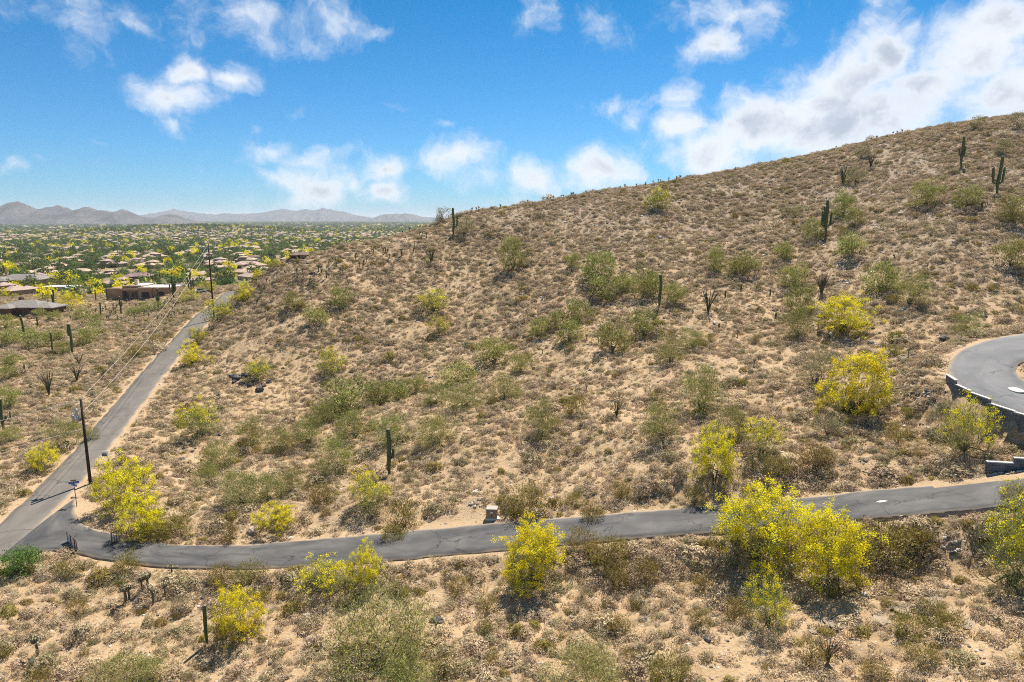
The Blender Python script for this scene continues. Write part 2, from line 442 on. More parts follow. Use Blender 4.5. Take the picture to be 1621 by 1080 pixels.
def seg_dist(x, y, P, width_pts=None):
    """distance to a polyline's points and the nearest point's height"""
    q = np.stack([x, y], -1).reshape(-1, 2); D = np.full(len(q), 1e9); I = np.zeros(len(q), int)
    bb0 = P[:, :2].min(0) - 14; bb1 = P[:, :2].max(0) + 14
    ok = np.where(((q > bb0) & (q < bb1)).all(1))[0]
    for i in range(0, len(ok), 20000):
        k = ok[i:i + 20000]; d2 = ((q[k][:, None] - P[None, :, :2]) ** 2).sum(-1)
        j = d2.argmin(1); D[k] = np.sqrt(d2[np.arange(len(k)), j]); I[k] = j
    return D.reshape(np.shape(x)), I.reshape(np.shape(x))

def valley_z(x, y):
    r = np.hypot(x, y)
    z = -8 - 12 * (1 - np.exp(-np.maximum(r - 350, 0) / 1200))
    z = z + 1.2 * fbm(x / 160., y / 160., 31, 3) * sstep(350, 600, r)
    # the low brown knoll in the middle of the valley
    kx, ky = at_Y(300, 360, 2300)[:2]
    z = z + 26 * np.exp(-(((x - kx) / 330) ** 2 + ((y - ky) / 260) ** 2) ** 1.2) * (1 + .5 * fbm(x / 90., y / 90., 77, 4))
    return z

GULLY = np.array([at_Y(*p) for p in [(300, 752, 68.5), (345, 735, 72), (450, 680, 82), (570, 632, 92), (700, 596, 96), (800, 560, 100), (900, 508, 106), (960, 462, 113), (1010, 440, 119)]])
GULLY = resample(GULLY, .7)

def terrain(x, y):
    x = np.asarray(x, float); y = np.asarray(y, float)
    r = np.hypot(x, y)
    near = r < 420
    z = valley_z(x, y)
    if near.any():
        xn, yn = x[near], y[near]
        zn = tps(xn, yn)
        dg, _ = seg_dist(xn, yn, GULLY)
        dr = np.full(xn.shape, 1e9)
        rel = 1.5 * fbm(xn / 26., yn / 26., 5, 3) + .7 * fbm(xn / 6., yn / 6., 9, 3) + .45 * fbm(xn / 1.9, yn / 1.9, 12, 3)
        rel = rel - .9 * np.exp(-(dg / 3.0) ** 2)
        # roads: level the ground under them
        lev = np.zeros_like(zn); lz = np.zeros_like(zn)
        infos = [(main_c, np.full(len(main_c), MAIN_HW)), (dM, np.linalg.norm((dA - dB)[:, :2], axis=1) / 2), (hM, np.linalg.norm((hA - hB)[:, :2], axis=1) / 2)]
        for P, hw in infos:
            D, I = seg_dist(xn, yn, P)
            e = D - hw[I]
            w = 1 - sstep(1.0, 4.0, e)
            if P is hM:                      # the block wall holds the road up: ground drops just outside it
                dO = seg_dist(xn, yn, hA)[0]; dI = seg_dist(xn, yn, hB)[0]
                outer = (dO < dI) & (I > len(hM) // 2 - 8); fI = 1 - sstep(54.5, 60.5, hM[I, 1])
                w = np.where(outer, (1 - sstep(.25, .7, e)) * fI + (1 - sstep(1.2, 4.0, e)) * (1 - fI), 1 - sstep(1.6, 4.4, e))
                zn = zn - np.where(outer & (e > 0), 1.25 * fI * np.exp(-(e / 3.2) ** 2), 0)
            take = w > lev
            lz = np.where(take, P[I, 2] - .13, lz); lev = np.where(take, w, lev); dr = np.minimum(dr, e)
        zn = zn + rel * (.25 + .75 * sstep(0, 6, dr))
        zn = zn * (1 - lev) + lz * lev
        w = sstep(270, 400, r[near])
        z[near] = zn * (1 - w) + z[near] * w
    return z

def axis_lines(lo, hi, step, far_lo, far_hi, g=1.10):
    a = list(np.arange(lo, hi + .01, step)); s = step
    while a[-1] < far_hi: s *= g; a.append(a[-1] + s)
    s = step; b = []
    c = lo
    while c > far_lo: s *= g; c -= s; b.append(c)
    return np.array(b[::-1] + a)
XS = axis_lines(-118, 112, .8, -45000, 45000)
YS = axis_lines(22, 215, .8, -4000, 60000, 1.09)
GX, GY = np.meshgrid(XS, YS)
GZ = terrain(GX, GY)

def ground_z(x, y):
    """bilinear height of the built ground sheet"""
    x = np.asarray(x, float); y = np.asarray(y, float)
    i = np.clip(np.searchsorted(XS, x) - 1, 0, len(XS) - 2); j = np.clip(np.searchsorted(YS, y) - 1, 0, len(YS) - 2)
    fx = (x - XS[i]) / (XS[i + 1] - XS[i]); fy = (y - YS[j]) / (YS[j + 1] - YS[j])
    return (GZ[j, i] * (1 - fx) + GZ[j, i + 1] * fx) * (1 - fy) + (GZ[j + 1, i] * (1 - fx) + GZ[j + 1, i + 1] * fx) * fy

def ground_hit(px, py, y0=20., y1=4000.):
    """where the ray of a photo pixel meets the ground"""
    d = pix_dir(px, py); d = d / d[1]
    Ys = np.concatenate([np.arange(y0, 320, .4), np.geomspace(320, y1, 800)])
    zs = CAMZ + d[2] * Ys; g = ground_z(d[0] * Ys, Ys)
    k = np.where(zs < g)[0]
    if len(k) == 0: return None
    Y = Ys[k[0]]
    return np.array([d[0] * Y, Y, float(ground_z(d[0] * Y, Y))])

# road distance for planting
ROADS = [(main_c, np.full(len(main_c), MAIN_HW)), (dM, np.linalg.norm((dA - dB)[:, :2], axis=1) / 2), (hM, np.linalg.norm((hA - hB)[:, :2], axis=1) / 2)]
def road_gap(x, y):
    g = np.full(np.shape(x), 1e9)
    for P, hw in ROADS:
        D, I = seg_dist(np.asarray(x, float), np.asarray(y, float), P); g = np.minimum(g, D - hw[I])
    return g

ny, nx = GX.shape
idx = np.arange(ny * nx).reshape(ny, nx)
FA = np.stack([idx[:-1, :-1], idx[:-1, 1:], idx[1:, 1:], idx[1:, :-1]], -1).reshape(-1, 4)
gap = road_gap(GX.ravel(), GY.ravel())
R_ = np.hypot(GX, GY).ravel()
bare = (1 - sstep(.2, 1.5, gap + 1.2 * fbm(GX.ravel() / 2., GY.ravel() / 2., 50, 3)))
padp = at_Z(730, 815, 3.2)
bare = np.maximum(bare, 1 - sstep(2.5, 5.5, np.hypot((GX.ravel() - padp[0]) * .62, GY.ravel() - padp[1]) + 3 * fbm(GX.ravel() / 3., GY.ravel() / 3., 51, 3)))
hillup = sstep(11, 34, GZ.ravel()) * (R_ < 420)
valley = sstep(290, 400, R_)
def ground_material():
    m, t, b = mat_base('desert_ground'); b.inputs['Specular IOR Level'].default_value = .1; b.inputs['Roughness'].default_value = .95
    tc = nd(t, 'ShaderNodeTexCoord'); P = tc.outputs['Object']
    A = lambda n: (lambda a: (setattr(a, 'attribute_name', n), a.outputs['Fac'])[1])(nd(t, 'ShaderNodeAttribute'))
    n1 = noise(t, P, .12, 5, .6); n2 = noise(t, P, 1.3, 6, .65); n3 = noise(t, P, 6.5, 5, .7); n4 = noise(t, P, .5, 5, .6, .5)
    c = mixc(t, maprange(t, n1, .35, .65), (.43, .292, .16), (.52, .368, .212))
    c = mixc(t, maprange(t, n4, .46, .68), c, (.31, .225, .13))
    c = mixc(t, mth(t, 'MULTIPLY', maprange(t, n2, .5, .72), .6), c, (.57, .435, .28))
    # gravel
    vo = nd(t, 'ShaderNodeTexVoronoi'); vo.inputs['Scale'].default_value = 4.2; t.links.new(P, vo.inputs['Vector'])
    sv = nd(t, 'ShaderNodeSeparateColor'); t.links.new(vo.outputs['Color'], sv.inputs[0])
    peb = mth(t, 'MULTIPLY', maprange(t, vo.outputs['Distance'], .42, .22), maprange(t, sv.outputs[0], .42, .48))
    pc = mixc(t, sv.outputs[1], (.13, .10, .085), (.66, .56, .45))
    c = mixc(t, mth(t, 'MULTIPLY', peb, .85), c, pc)
    c = mixc(t, mth(t, 'MULTIPLY', maprange(t, n3, .52, .66), .45), c, (.21, .145, .095))
    # stony upper slopes, with darker weathered rock
    c = mixc(t, mth(t, 'MULTIPLY', A('upper'), maprange(t, n2, .3, .7, .45, .9)), c, mixc(t, n3, (.21, .16, .12), (.40, .32, .245)))
    c = mixc(t, mth(t, 'MULTIPLY', A('bare'), .8), c, mixc(t, n2, (.42, .29, .165), (.54, .395, .25)))
    vg = mixc(t, maprange(t, noise(t, P, .02, 5, .6), .42, .6), (.30, .225, .15), (.12, .125, .055))
    c = mixc(t, A('valley'), c, vg)
    t.links.new(c, b.inputs['Base Color'])
    bn = nd(t, 'ShaderNodeBump'); bn.inputs['Strength'].default_value = .7; bn.inputs['Distance'].default_value = .12
    t.links.new(mth(t, 'ADD', mth(t, 'ADD', n3, mth(t, 'MULTIPLY', n2, 1.2)), mth(t, 'MULTIPLY', peb, .4)), bn.inputs['Height']); t.links.new(bn.outputs[0], b.inputs['Normal'])
    return m
gm = mesh_np('ground', np.stack([GX.ravel(), GY.ravel(), GZ.ravel()], 1), FA, ground_material(), {'bare': bare, 'upper': hillup, 'valley': valley}, True)
obj('ground', gm, kind='structure')

def asphalt(name, base, dark, pale, seams):
    m, t, b = mat_base(name); b.inputs['Roughness'].default_value = .8; b.inputs['Specular IOR Level'].default_value = .3
    at = nd(t, 'ShaderNodeAttribute'); at.attribute_name = 'along'; al = at.outputs['Fac']
    a2 = nd(t, 'ShaderNodeAttribute'); a2.attribute_name = 'across'; ac = a2.outputs['Fac']
    cv = nd(t, 'ShaderNodeCombineXYZ'); t.links.new(mth(t, 'MULTIPLY', al, .10), cv.inputs[0]); t.links.new(mth(t, 'MULTIPLY', ac, 1.1), cv.inputs[1])
    tc = nd(t, 'ShaderNodeTexCoord'); P = tc.outputs['Object']
    streak = noise(t, cv.outputs[0], 2.2, 6, .65, .3)
    n = noise(t, P, .35, 5, .6); f = noise(t, P, 9, 4, .7)
    c = mixc(t, maprange(t, streak, .32, .68), dark, pale)
    c = mixc(t, mth(t, 'MULTIPLY', maprange(t, n, .4, .65), .55), c, base)
    c = mixc(t, mth(t, 'MULTIPLY', f, .35), c, tuple(v * .6 for v in base))
    # wandering cracks, sealed dark
    wn = noise(t, P, .5, 4, .6, 0, out=1)
    wv = nd(t, 'ShaderNodeVectorMath', operation='MULTIPLY_ADD'); t.links.new(wn, wv.inputs[0]); wv.inputs[1].default_value = (3, 3, 3); t.links.new(P, wv.inputs[2])
    vo = nd(t, 'ShaderNodeTexVoronoi'); vo.feature = 'DISTANCE_TO_EDGE'; vo.inputs['Scale'].default_value = .16; t.links.new(wv.outputs[0], vo.inputs['Vector'])
    crack = mth(t, 'MULTIPLY', maprange(t, vo.outputs['Distance'], .011, .004), maprange(t, noise(t, P, .21, 2, .5), .42, .55))
    if seams:
        fr = mth(t, 'FRACT', mth(t, 'MULTIPLY', mth(t, 'ADD', al, mth(t, 'MULTIPLY', noise(t, P, .4, 2), 1.2)), 1 / seams))
        s = maprange(t, mth(t, 'ABSOLUTE', mth(t, 'SUBTRACT', fr, .5)), .012 * 6 / seams, .004 * 6 / seams)
        crack = mth(t, 'MAXIMUM', crack, mth(t, 'MULTIPLY', s, maprange(t, noise(t, P, .12, 2), .40, .5)))
    c = mixc(t, mth(t, 'MULTIPLY', crack, .65), c, tuple(v * .25 for v in base))
    # dust drifting in from the edges
    eg = mth(t, 'ABSOLUTE', mth(t, 'SUBTRACT', ac, .5))
    dust = mth(t, 'MULTIPLY', maprange(t, mth(t, 'ADD', eg, mth(t, 'MULTIPLY', n, .16)), .50, .60), .75)
    c = mixc(t, dust, c, (.42, .32, .22))
    t.links.new(c, b.inputs['Base Color'])
    bn = nd(t, 'ShaderNodeBump'); bn.inputs['Strength'].default_value = .25; bn.inputs['Distance'].default_value = .02
    t.links.new(f, bn.inputs['Height']); t.links.new(bn.outputs[0], b.inputs['Normal'])
    return m

def ribbon(name, A, B, mat, lift=0.0, cols=7, skirt=.45):
    """road sheet between two edge lines, with a crumbling edge that drops into the ground"""
    n = len(A); ts = np.linspace(0, 1, cols)
    V = A[:, None] * (1 - ts)[None, :, None] + B[:, None] * ts[None, :, None]
    V[..., 2] += lift + .05 * (1 - (2 * ts - 1) ** 2)[None]
    d = np.r_[0, np.cumsum(np.linalg.norm(np.diff((A + B) / 2, axis=0), axis=1))]
    al = np.repeat(d, cols); ac = np.tile(ts, n)
    j = fbm(A[:, 0] * .9, A[:, 1] * .9, 8, 3) * .35; k = fbm(B[:, 0] * .9, B[:, 1] * .9, 9, 3) * .35
    w = (B - A) / np.linalg.norm(B - A, axis=1)[:, None]
    V[:, 0] += w * j[:, None]; V[:, -1] += w * k[:, None]
    s0 = V[:, :1].copy(); s1 = V[:, -1:].copy(); s0[:, 0] -= w * .06; s1[:, 0] += w * .06; s0[..., 2] -= skirt; s1[..., 2] -= skirt
    V = np.concatenate([s0, V, s1], 1); c2 = cols + 2
    ts2 = np.r_[0, ts, 1]; al = np.repeat(d, c2); ac = np.tile(ts2, n)
    ii = np.arange(n * c2).reshape(n, c2)
    Fq = np.stack([ii[:-1, :-1], ii[:-1, 1:], ii[1:, 1:], ii[1:, :-1]], -1).reshape(-1, 4)
    P3 = V.reshape(-1, 3)
    nz = np.cross(P3[Fq[len(Fq) // 2][1]] - P3[Fq[len(Fq) // 2][0]], P3[Fq[len(Fq) // 2][2]] - P3[Fq[len(Fq) // 2][0]])[2]
    if nz < 0: Fq = Fq[:, ::-1]
    return mesh_np(name, P3, Fq, mat, {'along': al, 'across': ac}, True)

asph_old = asphalt('old_asphalt', (.165, .145, .12), (.135, .12, .10), (.21, .185, .155), 5.0)
asph_new = asphalt('dark_asphalt', (.085, .082, .079), (.05, .05, .05), (.16, .15, .138), 0)
obj('road', ribbon('road', mA, mB, asph_old, .004), kind='structure')
obj('driveway', ribbon('driveway', dA, dB, asph_new, .035), kind='structure')
obj('hairpin_road', ribbon('hairpin_road', hA, hB, asphalt('grey_asphalt', (.15, .15, .15), (.12, .122, .125), (.21, .205, .20), 0), .012), kind='structure')
# ------------------------------------------------------------------ plants: shapes
def quads(C, D, L, Wd, r, tint=None, N=None):
    """leaf faces: centre, long direction, length, width, wished facing"""
    n = len(C); D = D / (np.linalg.norm(D, axis=1)[:, None] + 1e-9)
    a = r.normal(size=(n, 3)) if N is None else N; S = np.cross(D, a); S /= (np.linalg.norm(S, axis=1)[:, None] + 1e-9)
    L = np.broadcast_to(L, (n,))[:, None]; Wd = np.broadcast_to(Wd, (n,))[:, None]
    V = np.stack([C - D * L / 2, C + S * Wd / 2, C + D * L / 2, C - S * Wd / 2], 1).reshape(-1, 3)
    Fq = np.arange(4 * n).reshape(n, 4)
    tint = r.random(n) if tint is None else tint
    return V, Fq, np.repeat(tint, 4)

def tree_shape(seed, w, h, ncl, nleaf, leaf_mat, bloom=0.0, open_=.5, leaf_len=.30, leaf_w=.045, stems=4, nb=46, bark='bark', flat=.5, twigs=True):
    """multi-stemmed desert tree: (trunk mesh, crown mesh, blossom mesh or None)"""
    r = np.random.default_rng(seed)
    # uneven outline: a few bulging limbs
    lob = r.random(5) * 6.28; lam = r.uniform(.0, .28, 5)
    cl = []
    while len(cl) < ncl:
        t = r.random() ** 1.0; z = h * (.03 + .95 * t); a = r.random() * 6.283
        prof = math.sqrt(max(.02, 1 - ((z / h - flat) / (1.03 - flat if z / h > flat else flat + .62)) ** 2))
        rad = w / 2 * prof * (.62 + .38 * math.sqrt(r.random())) * (1 - .28 + sum(lam[k] * max(0, math.cos(a - lob[k])) ** 3 for k in range(5)))
        if r.random() < .3: rad *= r.random()
        cl.append((rad * math.cos(a), rad * math.sin(a), z * (1 + .12 * math.sin(2 * a + lob[0]))))
    cl = np.array(cl)
    mb = MB(); nodes = [np.array([0, 0, -.05 * h])]
    for k in range(stems):
        a = 6.283 * k / stems + r.random(); q = np.array([math.cos(a) * w * .07, math.sin(a) * w * .07, h * r.uniform(.14, .24)])
        mb.tube([nodes[0] + np.array([math.cos(a), math.sin(a), 0]) * .03 * w, q * np.array([.6, .6, .5]), q], [.028 * h, .024 * h, .02 * h], 5); nodes.append(q)
    order = np.argsort(np.linalg.norm(cl, axis=1)); crad = [.02 * h] * len(nodes)
    for i in order:
        c = cl[i]; N = np.array(nodes[1:])
        dd = np.linalg.norm(N - c, axis=1) + .9 * np.maximum(0, np.linalg.norm(N, axis=1) - np.linalg.norm(c) * .92) + .35 * np.maximum(0, N[:, 2] - c[2])
        j = dd.argmin() + 1; p = nodes[j]; rr = crad[j]
        mid = (p + c) / 2 + r.normal(size=3) * .045 * w + np.array([0, 0, -.02 * h])
        r1 = max(.005 * h, rr * .72)
        mb.tube([p, mid, c], [rr * .8, r1, r1 * .6], 4 if rr > .008 * h else 3, False); nodes += [mid, c]; crad += [r1, r1 * .6]
    trunk = mb.build('trunk', MATS[bark], True)
    # foliage
    K = len(cl); sig = w * .085 * (1 + open_ * .3)
    wt = r.uniform(.4, 1.6, K); cnt = np.maximum(1, (nleaf * wt).astype(int)); ci = np.repeat(np.arange(K), cnt)
    off = r.normal(size=(len(ci), 3)) * sig * np.array([1, 1, .75]); C = cl[ci] + off
    out = cl[ci] * np.array([1, 1, .6]); out /= np.linalg.norm(out, axis=1)[:, None] + 1e-9
    D = out * .7 + np.array([0, 0, .55]) + r.normal(size=(len(ci), 3)) * .55
    base_t = np.clip(r.normal(.5, .16, K), 0, 1)
    t = np.clip(base_t[ci] + r.normal(0, .2, len(ci)) , 0, 1)
    V, Fq, T = quads(C, D, leaf_len * r.uniform(.5, 1.4, len(ci)), leaf_w * r.uniform(.6, 1.4, len(ci)), r, t, out * .6 + np.array([0, 0, .9]) + r.normal(size=(len(ci), 3)) * .6)
    crown = mesh_np('crown', V, Fq, MATS[leaf_mat], {'tint': T})
    bl = None
    if bloom > 0:
        sc_ = cl[:, 2] / h * .8 + np.linalg.norm(cl[:, :2], axis=1) / (w / 2) * .4 + r.normal(0, .16, K)
        pick = np.argsort(-sc_)[:int(K * bloom)]
        sub = cl[np.repeat(pick, 3)] * 1.03 + r.normal(size=(len(pick) * 3, 3)) * sig * .95 + np.array([0, 0, .3 * sig])
        si = np.repeat(np.arange(len(sub)), nb // 2)
        C = sub[si] + r.normal(size=(len(si), 3)) * sig * .29
        V, Fq, T = quads(C, r.normal(size=(len(si), 3)), r.uniform(.05, .12, len(si)), r.uniform(.04, .085, len(si)), r, np.clip(np.repeat(r.normal(.5, .2, len(sub)), nb // 2) + r.normal(0, .15, len(si)), 0, 1), np.array([0, -.1, 1.0]) + r.normal(size=(len(si), 3)) * .6)
        bl = mesh_np('blossoms', V, Fq, MATS['pv_yellow'], {'tint': T})
    return trunk, crown, bl

def clump_mesh(seed, mat, n=300, w=.95, h=.42, L=.13, Wd=.036, core=True):
    """low rounded shrub of dry twigs and small leaves"""
    r = np.random.default_rng(seed)
    a = r.random(n) * 6.283; t = r.random(n) ** .8
    el_ = np.arcsin(t); rad = .72 + .30 * r.random(n)
    lob = 1 + .2 * np.cos(2 * a + r.random() * 6) + .16 * np.cos(3 * a + r.random() * 6) + .1 * np.cos(5 * a + r.random() * 6)
    U = np.stack([np.cos(a) * np.cos(el_), np.sin(a) * np.cos(el_), np.sin(el_)], 1)
    C = U * np.stack([w / 2 * rad * lob, w / 2 * rad * lob, h * rad * (.85 + .15 * lob)], 1) + np.array([0, 0, .02])
    D = r.normal(size=(n, 3)); D[:, 2] = np.abs(D[:, 2]) * .7
    N = U * np.array([1, 1, 1.3]) + r.normal(size=(n, 3)) * .38
    D = D - N * ((D * N).sum(1) / (N * N).sum(1))[:, None]
    V, Fq, T = quads(C, D, L * r.uniform(.5, 1.5, n), Wd * r.uniform(.5, 1.5, n), r, np.clip(r.normal(.55, .24, n), 0, 1), N)
    k = 46   # twigs standing out of the outline
    i = r.integers(0, n, k); V3, F3, T3 = quads(C[i] * 1.06, U[i] + r.normal(size=(k, 3)) * .3, r.uniform(.1, .24, k), .016, r, r.random(k) * .6)
    V = np.vstack([V, V3]); Fq = np.vstack([Fq, F3 + len(T)]); T = np.r_[T, T3]
    return mesh_np('clump', V, Fq, MATS[mat], {'tint': T})

def rock_mesh(seed, mat):
    r = np.random.default_rng(seed); V = []; nlat, nlon = 5, 8
    for i in range(1, nlat):
        th = math.pi * i / nlat
        for j in range(nlon):
            ph = 2 * math.pi * j / nlon + .3 * i; k = .5 * r.uniform(.72, 1.12)
            V.append((k * math.sin(th) * math.cos(ph), k * .85 * math.sin(th) * math.sin(ph), k * .72 * math.cos(th)))
    V += [(0, 0, .34), (0, 0, -.34)]; T = len(V) - 2; Fc = []
    for i in range(nlat - 2):
        for j in range(nlon):
            j2 = (j + 1) % nlon; Fc.append((i * nlon + j, (i + 1) * nlon + j, (i + 1) * nlon + j2, i * nlon + j2))
    for j in range(nlon):
        j2 = (j + 1) % nlon; Fc.append((T, j, j2)); Fc.append((T + 1, (nlat - 2) * nlon + j2, (nlat - 2) * nlon + j))
    return mesh_np('rock', np.array(V), Fc, MATS[mat])

def scatter(name, pts, rotz, scl, idx, protos, label, cat, group=None):
    """one 'stuff' object: thousands of small plants or stones set out on points"""
    c = bpy.data.collections.new(name + '_kinds')
    for i, me in enumerate(protos):
        o = bpy.data.objects.new('%s_%02d' % (name, i), me); c.objects.link(o)
    me = bpy.data.meshes.new(name); me.vertices.add(len(pts)); me.vertices.foreach_set('co', np.asarray(pts, np.float32).ravel())
    a = me.attributes.new('rot', 'FLOAT_VECTOR', 'POINT'); rv = np.zeros((len(pts), 3), np.float32); rv[:, 2] = rotz; a.data.foreach_set('vector', rv.ravel())
    a = me.attributes.new('scl', 'FLOAT_VECTOR', 'POINT'); a.data.foreach_set('vector', np.asarray(scl, np.float32).ravel())
    a = me.attributes.new('idx', 'INT', 'POINT'); a.data.foreach_set('value', np.asarray(idx, np.int32))
    g = bpy.data.node_groups.new(name, 'GeometryNodeTree')
    g.interface.new_socket('Geometry', in_out='INPUT', socket_type='NodeSocketGeometry'); g.interface.new_socket('Geometry', in_out='OUTPUT', socket_type='NodeSocketGeometry')
    gi = g.nodes.new('NodeGroupInput'); go = g.nodes.new('NodeGroupOutput')
    ci = g.nodes.new('GeometryNodeCollectionInfo'); ci.inputs['Collection'].default_value = c; ci.inputs['Separate Children'].default_value = True; ci.inputs['Reset Children'].default_value = True
    ip = g.nodes.new('GeometryNodeInstanceOnPoints'); ip.inputs['Pick Instance'].default_value = True
    def named(n, t):
        k = g.nodes.new('GeometryNodeInputNamedAttribute'); k.data_type = t; k.inputs['Name'].default_value = n; return k.outputs['Attribute']
    g.links.new(gi.outputs[0], ip.inputs['Points']); g.links.new(ci.outputs[0], ip.inputs['Instance'])
    g.links.new(named('idx', 'INT'), ip.inputs['Instance Index']); g.links.new(named('scl', 'FLOAT_VECTOR'), ip.inputs['Scale'])
    e2r = g.nodes.new('FunctionNodeEulerToRotation'); g.links.new(named('rot', 'FLOAT_VECTOR'), e2r.inputs[0]); g.links.new(e2r.outputs[0], ip.inputs['Rotation'])
    g.links.new(ip.outputs[0], go.inputs[0])
    o = obj(name, me, kind='stuff', label=label, cat=cat)
    md = o.modifiers.new('set_out', 'NODES'); md.node_group = g
    return o

# tree kinds ----------------------------------------------------------
# name -> list of (trunk, crown, blossom) at a nominal width and height
KW, KH = 4.0, 3.4
YEL = [tree_shape(100 + i, KW, KH, 62, 46, 'pv_green', bloom=.92, nb=120, leaf_w=.035) for i in range(4)]
PART = [tree_shape(120 + i, KW, KH, 62, 60, 'pv_green', bloom=.46, nb=66, leaf_w=.034) for i in range(4)]
GRN = [tree_shape(140 + i, KW, KH, 60, 85, 'pv_green', open_=.8, leaf_len=.26, leaf_w=.034) for i in range(5)]
GREY = [tree_shape(160 + i, KW, KH, 55, 52, 'greygreen', open_=.8, leaf_w=.036) for i in range(3)]
OLV = [tree_shape(180 + i, KW, KH * .8, 46, 40, 'olive', open_=1.0, stems=6, leaf_len=.34, leaf_w=.07, flat=.7) for i in range(4)]
FRS = [tree_shape(190 + i, KW, KH, 55, 60, 'fresh_green', open_=.6, leaf_w=.07) for i in range(2)]
BIGY = [tree_shape(200 + i, KW, KH, 95, 62, 'pv_green', bloom=.82, nb=104, leaf_len=.2, leaf_w=.026) for i in range(3)]
BIGG = [tree_shape(210 + i, KW, KH, 90, 120, 'pv_green', leaf_len=.18, leaf_w=.022) for i in range(2)]
KINDS = dict(Y=YEL, P=PART, G=GRN, D=GREY, O=OLV, F=FRS, B=BIGY, H=BIGG)
PLANTED = []

def extent(k):
    co = np.vstack([np.array([v.co for v in m.vertices]) for m in k[1:] if m is not None])
    return 2 * np.percentile(np.hypot(co[:, 0], co[:, 1]), 93), np.percentile(co[:, 2], 98.5)
FARS = dict(
    Y=[tree_shape(1100 + i, KW, KH, 50, 16, 'pv_green', bloom=1.0, nb=100, leaf_len=.34, leaf_w=.07) for i in range(2)],
    P=[tree_shape(1120 + i, KW, KH, 50, 36, 'pv_green', bloom=.6, nb=50, leaf_len=.34, leaf_w=.075) for i in range(3)],
    G=[tree_shape(1140 + i, KW, KH, 50, 42, 'pv_green', open_=.5, leaf_len=.36, leaf_w=.08) for i in range(4)],
    D=[tree_shape(1160 + i, KW, KH, 46, 34, 'greygreen', open_=.5, leaf_len=.36, leaf_w=.08) for i in range(2)])
EXT = {}
def plant(kind, px, py, wpx, hpx, label, group=None, name='palo_verde_tree', cat='tree', var=None, loc=None):
    p = ground_hit(px, py) if loc is None else loc
    if p is None: return None
    d = depth_of(p); w = wpx * d / F; h = hpx * d / F * 1.04
    k = FARS[kind] if (d > 92 and kind in FARS) else KINDS[kind]; i = random.randrange(len(k)) if var is None else var % len(k)
    tr, cr, bl = k[i]
    if cr.name not in EXT: EXT[cr.name] = extent(k[i])
    ew, eh = EXT[cr.name]
    o = obj(name, None, loc=(p[0], p[1], p[2] - .05), rotz=random.random() * 6.283, scale=(w / ew, w / ew, h / eh), label=label, cat=cat, group=group)
    obj('trunk', tr, o); obj('crown', cr, o)
    if bl: obj('blossoms', bl, o)
    PLANTED.append((p[0], p[1], w / 2)); return o

# named yellow trees
T = [
 ('Y', 199, 806, 90, 78, 'full yellow-flowering palo verde tree beside the dark wooden pole at the junction'),
 ('Y', 229, 851, 72, 74, 'yellow-flowering palo verde tree standing over the open lattice gate'),
 ('Y', 305, 576, 44, 36, 'small round bright yellow palo verde on the right edge of the long road'),
 ('Y', 386, 476, 34, 30, 'bright yellow palo verde at the crest where the long road bends away'),
 ('P', 347, 510, 48, 34, 'yellow-green palo verde at the foot of the tall pole by the road'),
 ('P', 313, 545, 30, 26, 'small yellow-green palo verde at the road edge below the tall pole'),
 ('P', 318, 692, 66, 60, 'dark-based palo verde with yellow top above the junction slope'),
 ('P', 408, 602, 42, 30, 'yellow-tipped palo verde beside the black rock outcrop'),
 ('P', 525, 590, 48, 38, 'yellow-tipped green palo verde on the open slope between outcrop and wash'),
 ('Y', 72, 744, 48, 40, 'small yellow palo verde on the left verge of the long road'),
 ('Y', 436, 842, 62, 42, 'low rounded yellow palo verde just above the driveway'),
 ('P', 582, 806, 74, 58, 'airy palo verde with yellow tufts below the saguaro with one arm'),
 ('B', 846, 922, 104, 100, 'full yellow palo verde on the near driveway edge opposite the utility cabinet'),
 ('B', 1195, 888, 140, 116, 'largest yellow palo verde leaning over the near edge of the driveway'),
 ('B', 1314, 933, 122, 122, 'wide yellow palo verde beside the largest one, below the pale manhole'),
 ('P', 1215, 992, 78, 82, 'sparse yellow-tufted palo verde sapling below the largest yellow tree'),
 ('Y', 1352, 655, 108, 92, 'deep yellow palo verde beside the loose grey stones left of the retaining wall'),
 ('Y', 1334, 527, 88, 54, 'low wide yellow palo verde on the slope above the loose grey stones'),
 ('Y', 1130, 772, 72, 88, 'upright yellow palo verde on the uphill side of the driveway'),
 ('P', 1205, 722, 66, 58, 'pale yellow-green palo verde uphill of the upright yellow one'),
 ('P', 1524, 720, 84, 86, 'lime yellow palo verde growing against the stepped retaining wall'),
 ('P', 515, 938, 90, 52, 'loose yellow-green palo verde on the near bank of the driveway'),
 ('Y', 578, 932, 58, 74, 'narrow yellow palo verde reaching up over the driveway edge'),
 ('Y', 382, 1012, 80, 80, 'yellow palo verde beside the lone spear saguaro on the near slope'),
 ('P', 696, 528, 38, 28, 'small yellow-topped palo verde on the far hillside above the wash'),
 ('P', 686, 492, 54, 32, 'wide yellow-green palo verde on the far hillside'),
 ('P', 1600, 935, 120, 150, 'tall lime green palo verde on the near slope beside the driveway shrubs'),
 ('P', 1042, 332, 46, 34, 'yellow-tipped palo verde standing alone near the ridge crest'),
 ('H', 600, 1062, 190, 128, 'large pale green palo verde on the near slope below the driveway'),
 ('H', 935, 1102, 130, 88, 'pale green palo verde by the dead fallen branch on the near slope'),
 ('G', 645, 1102, 92, 58, 'bright feathery green bush at the foot of the large pale palo verde'),
 ('F', 28, 908, 68, 38, 'fresh green bushy shrub at the corner of the road junction'),
 ('G', 200, 1092, 95, 50, 'pale green bush low on the near slope below the junction'),
 ('G', 240, 1085, 60, 40, 'small pale green bush beside the low bush below the junction'),
]
for k, px, py, w, h, lab in T: plant(k, px, py, w, h, lab)

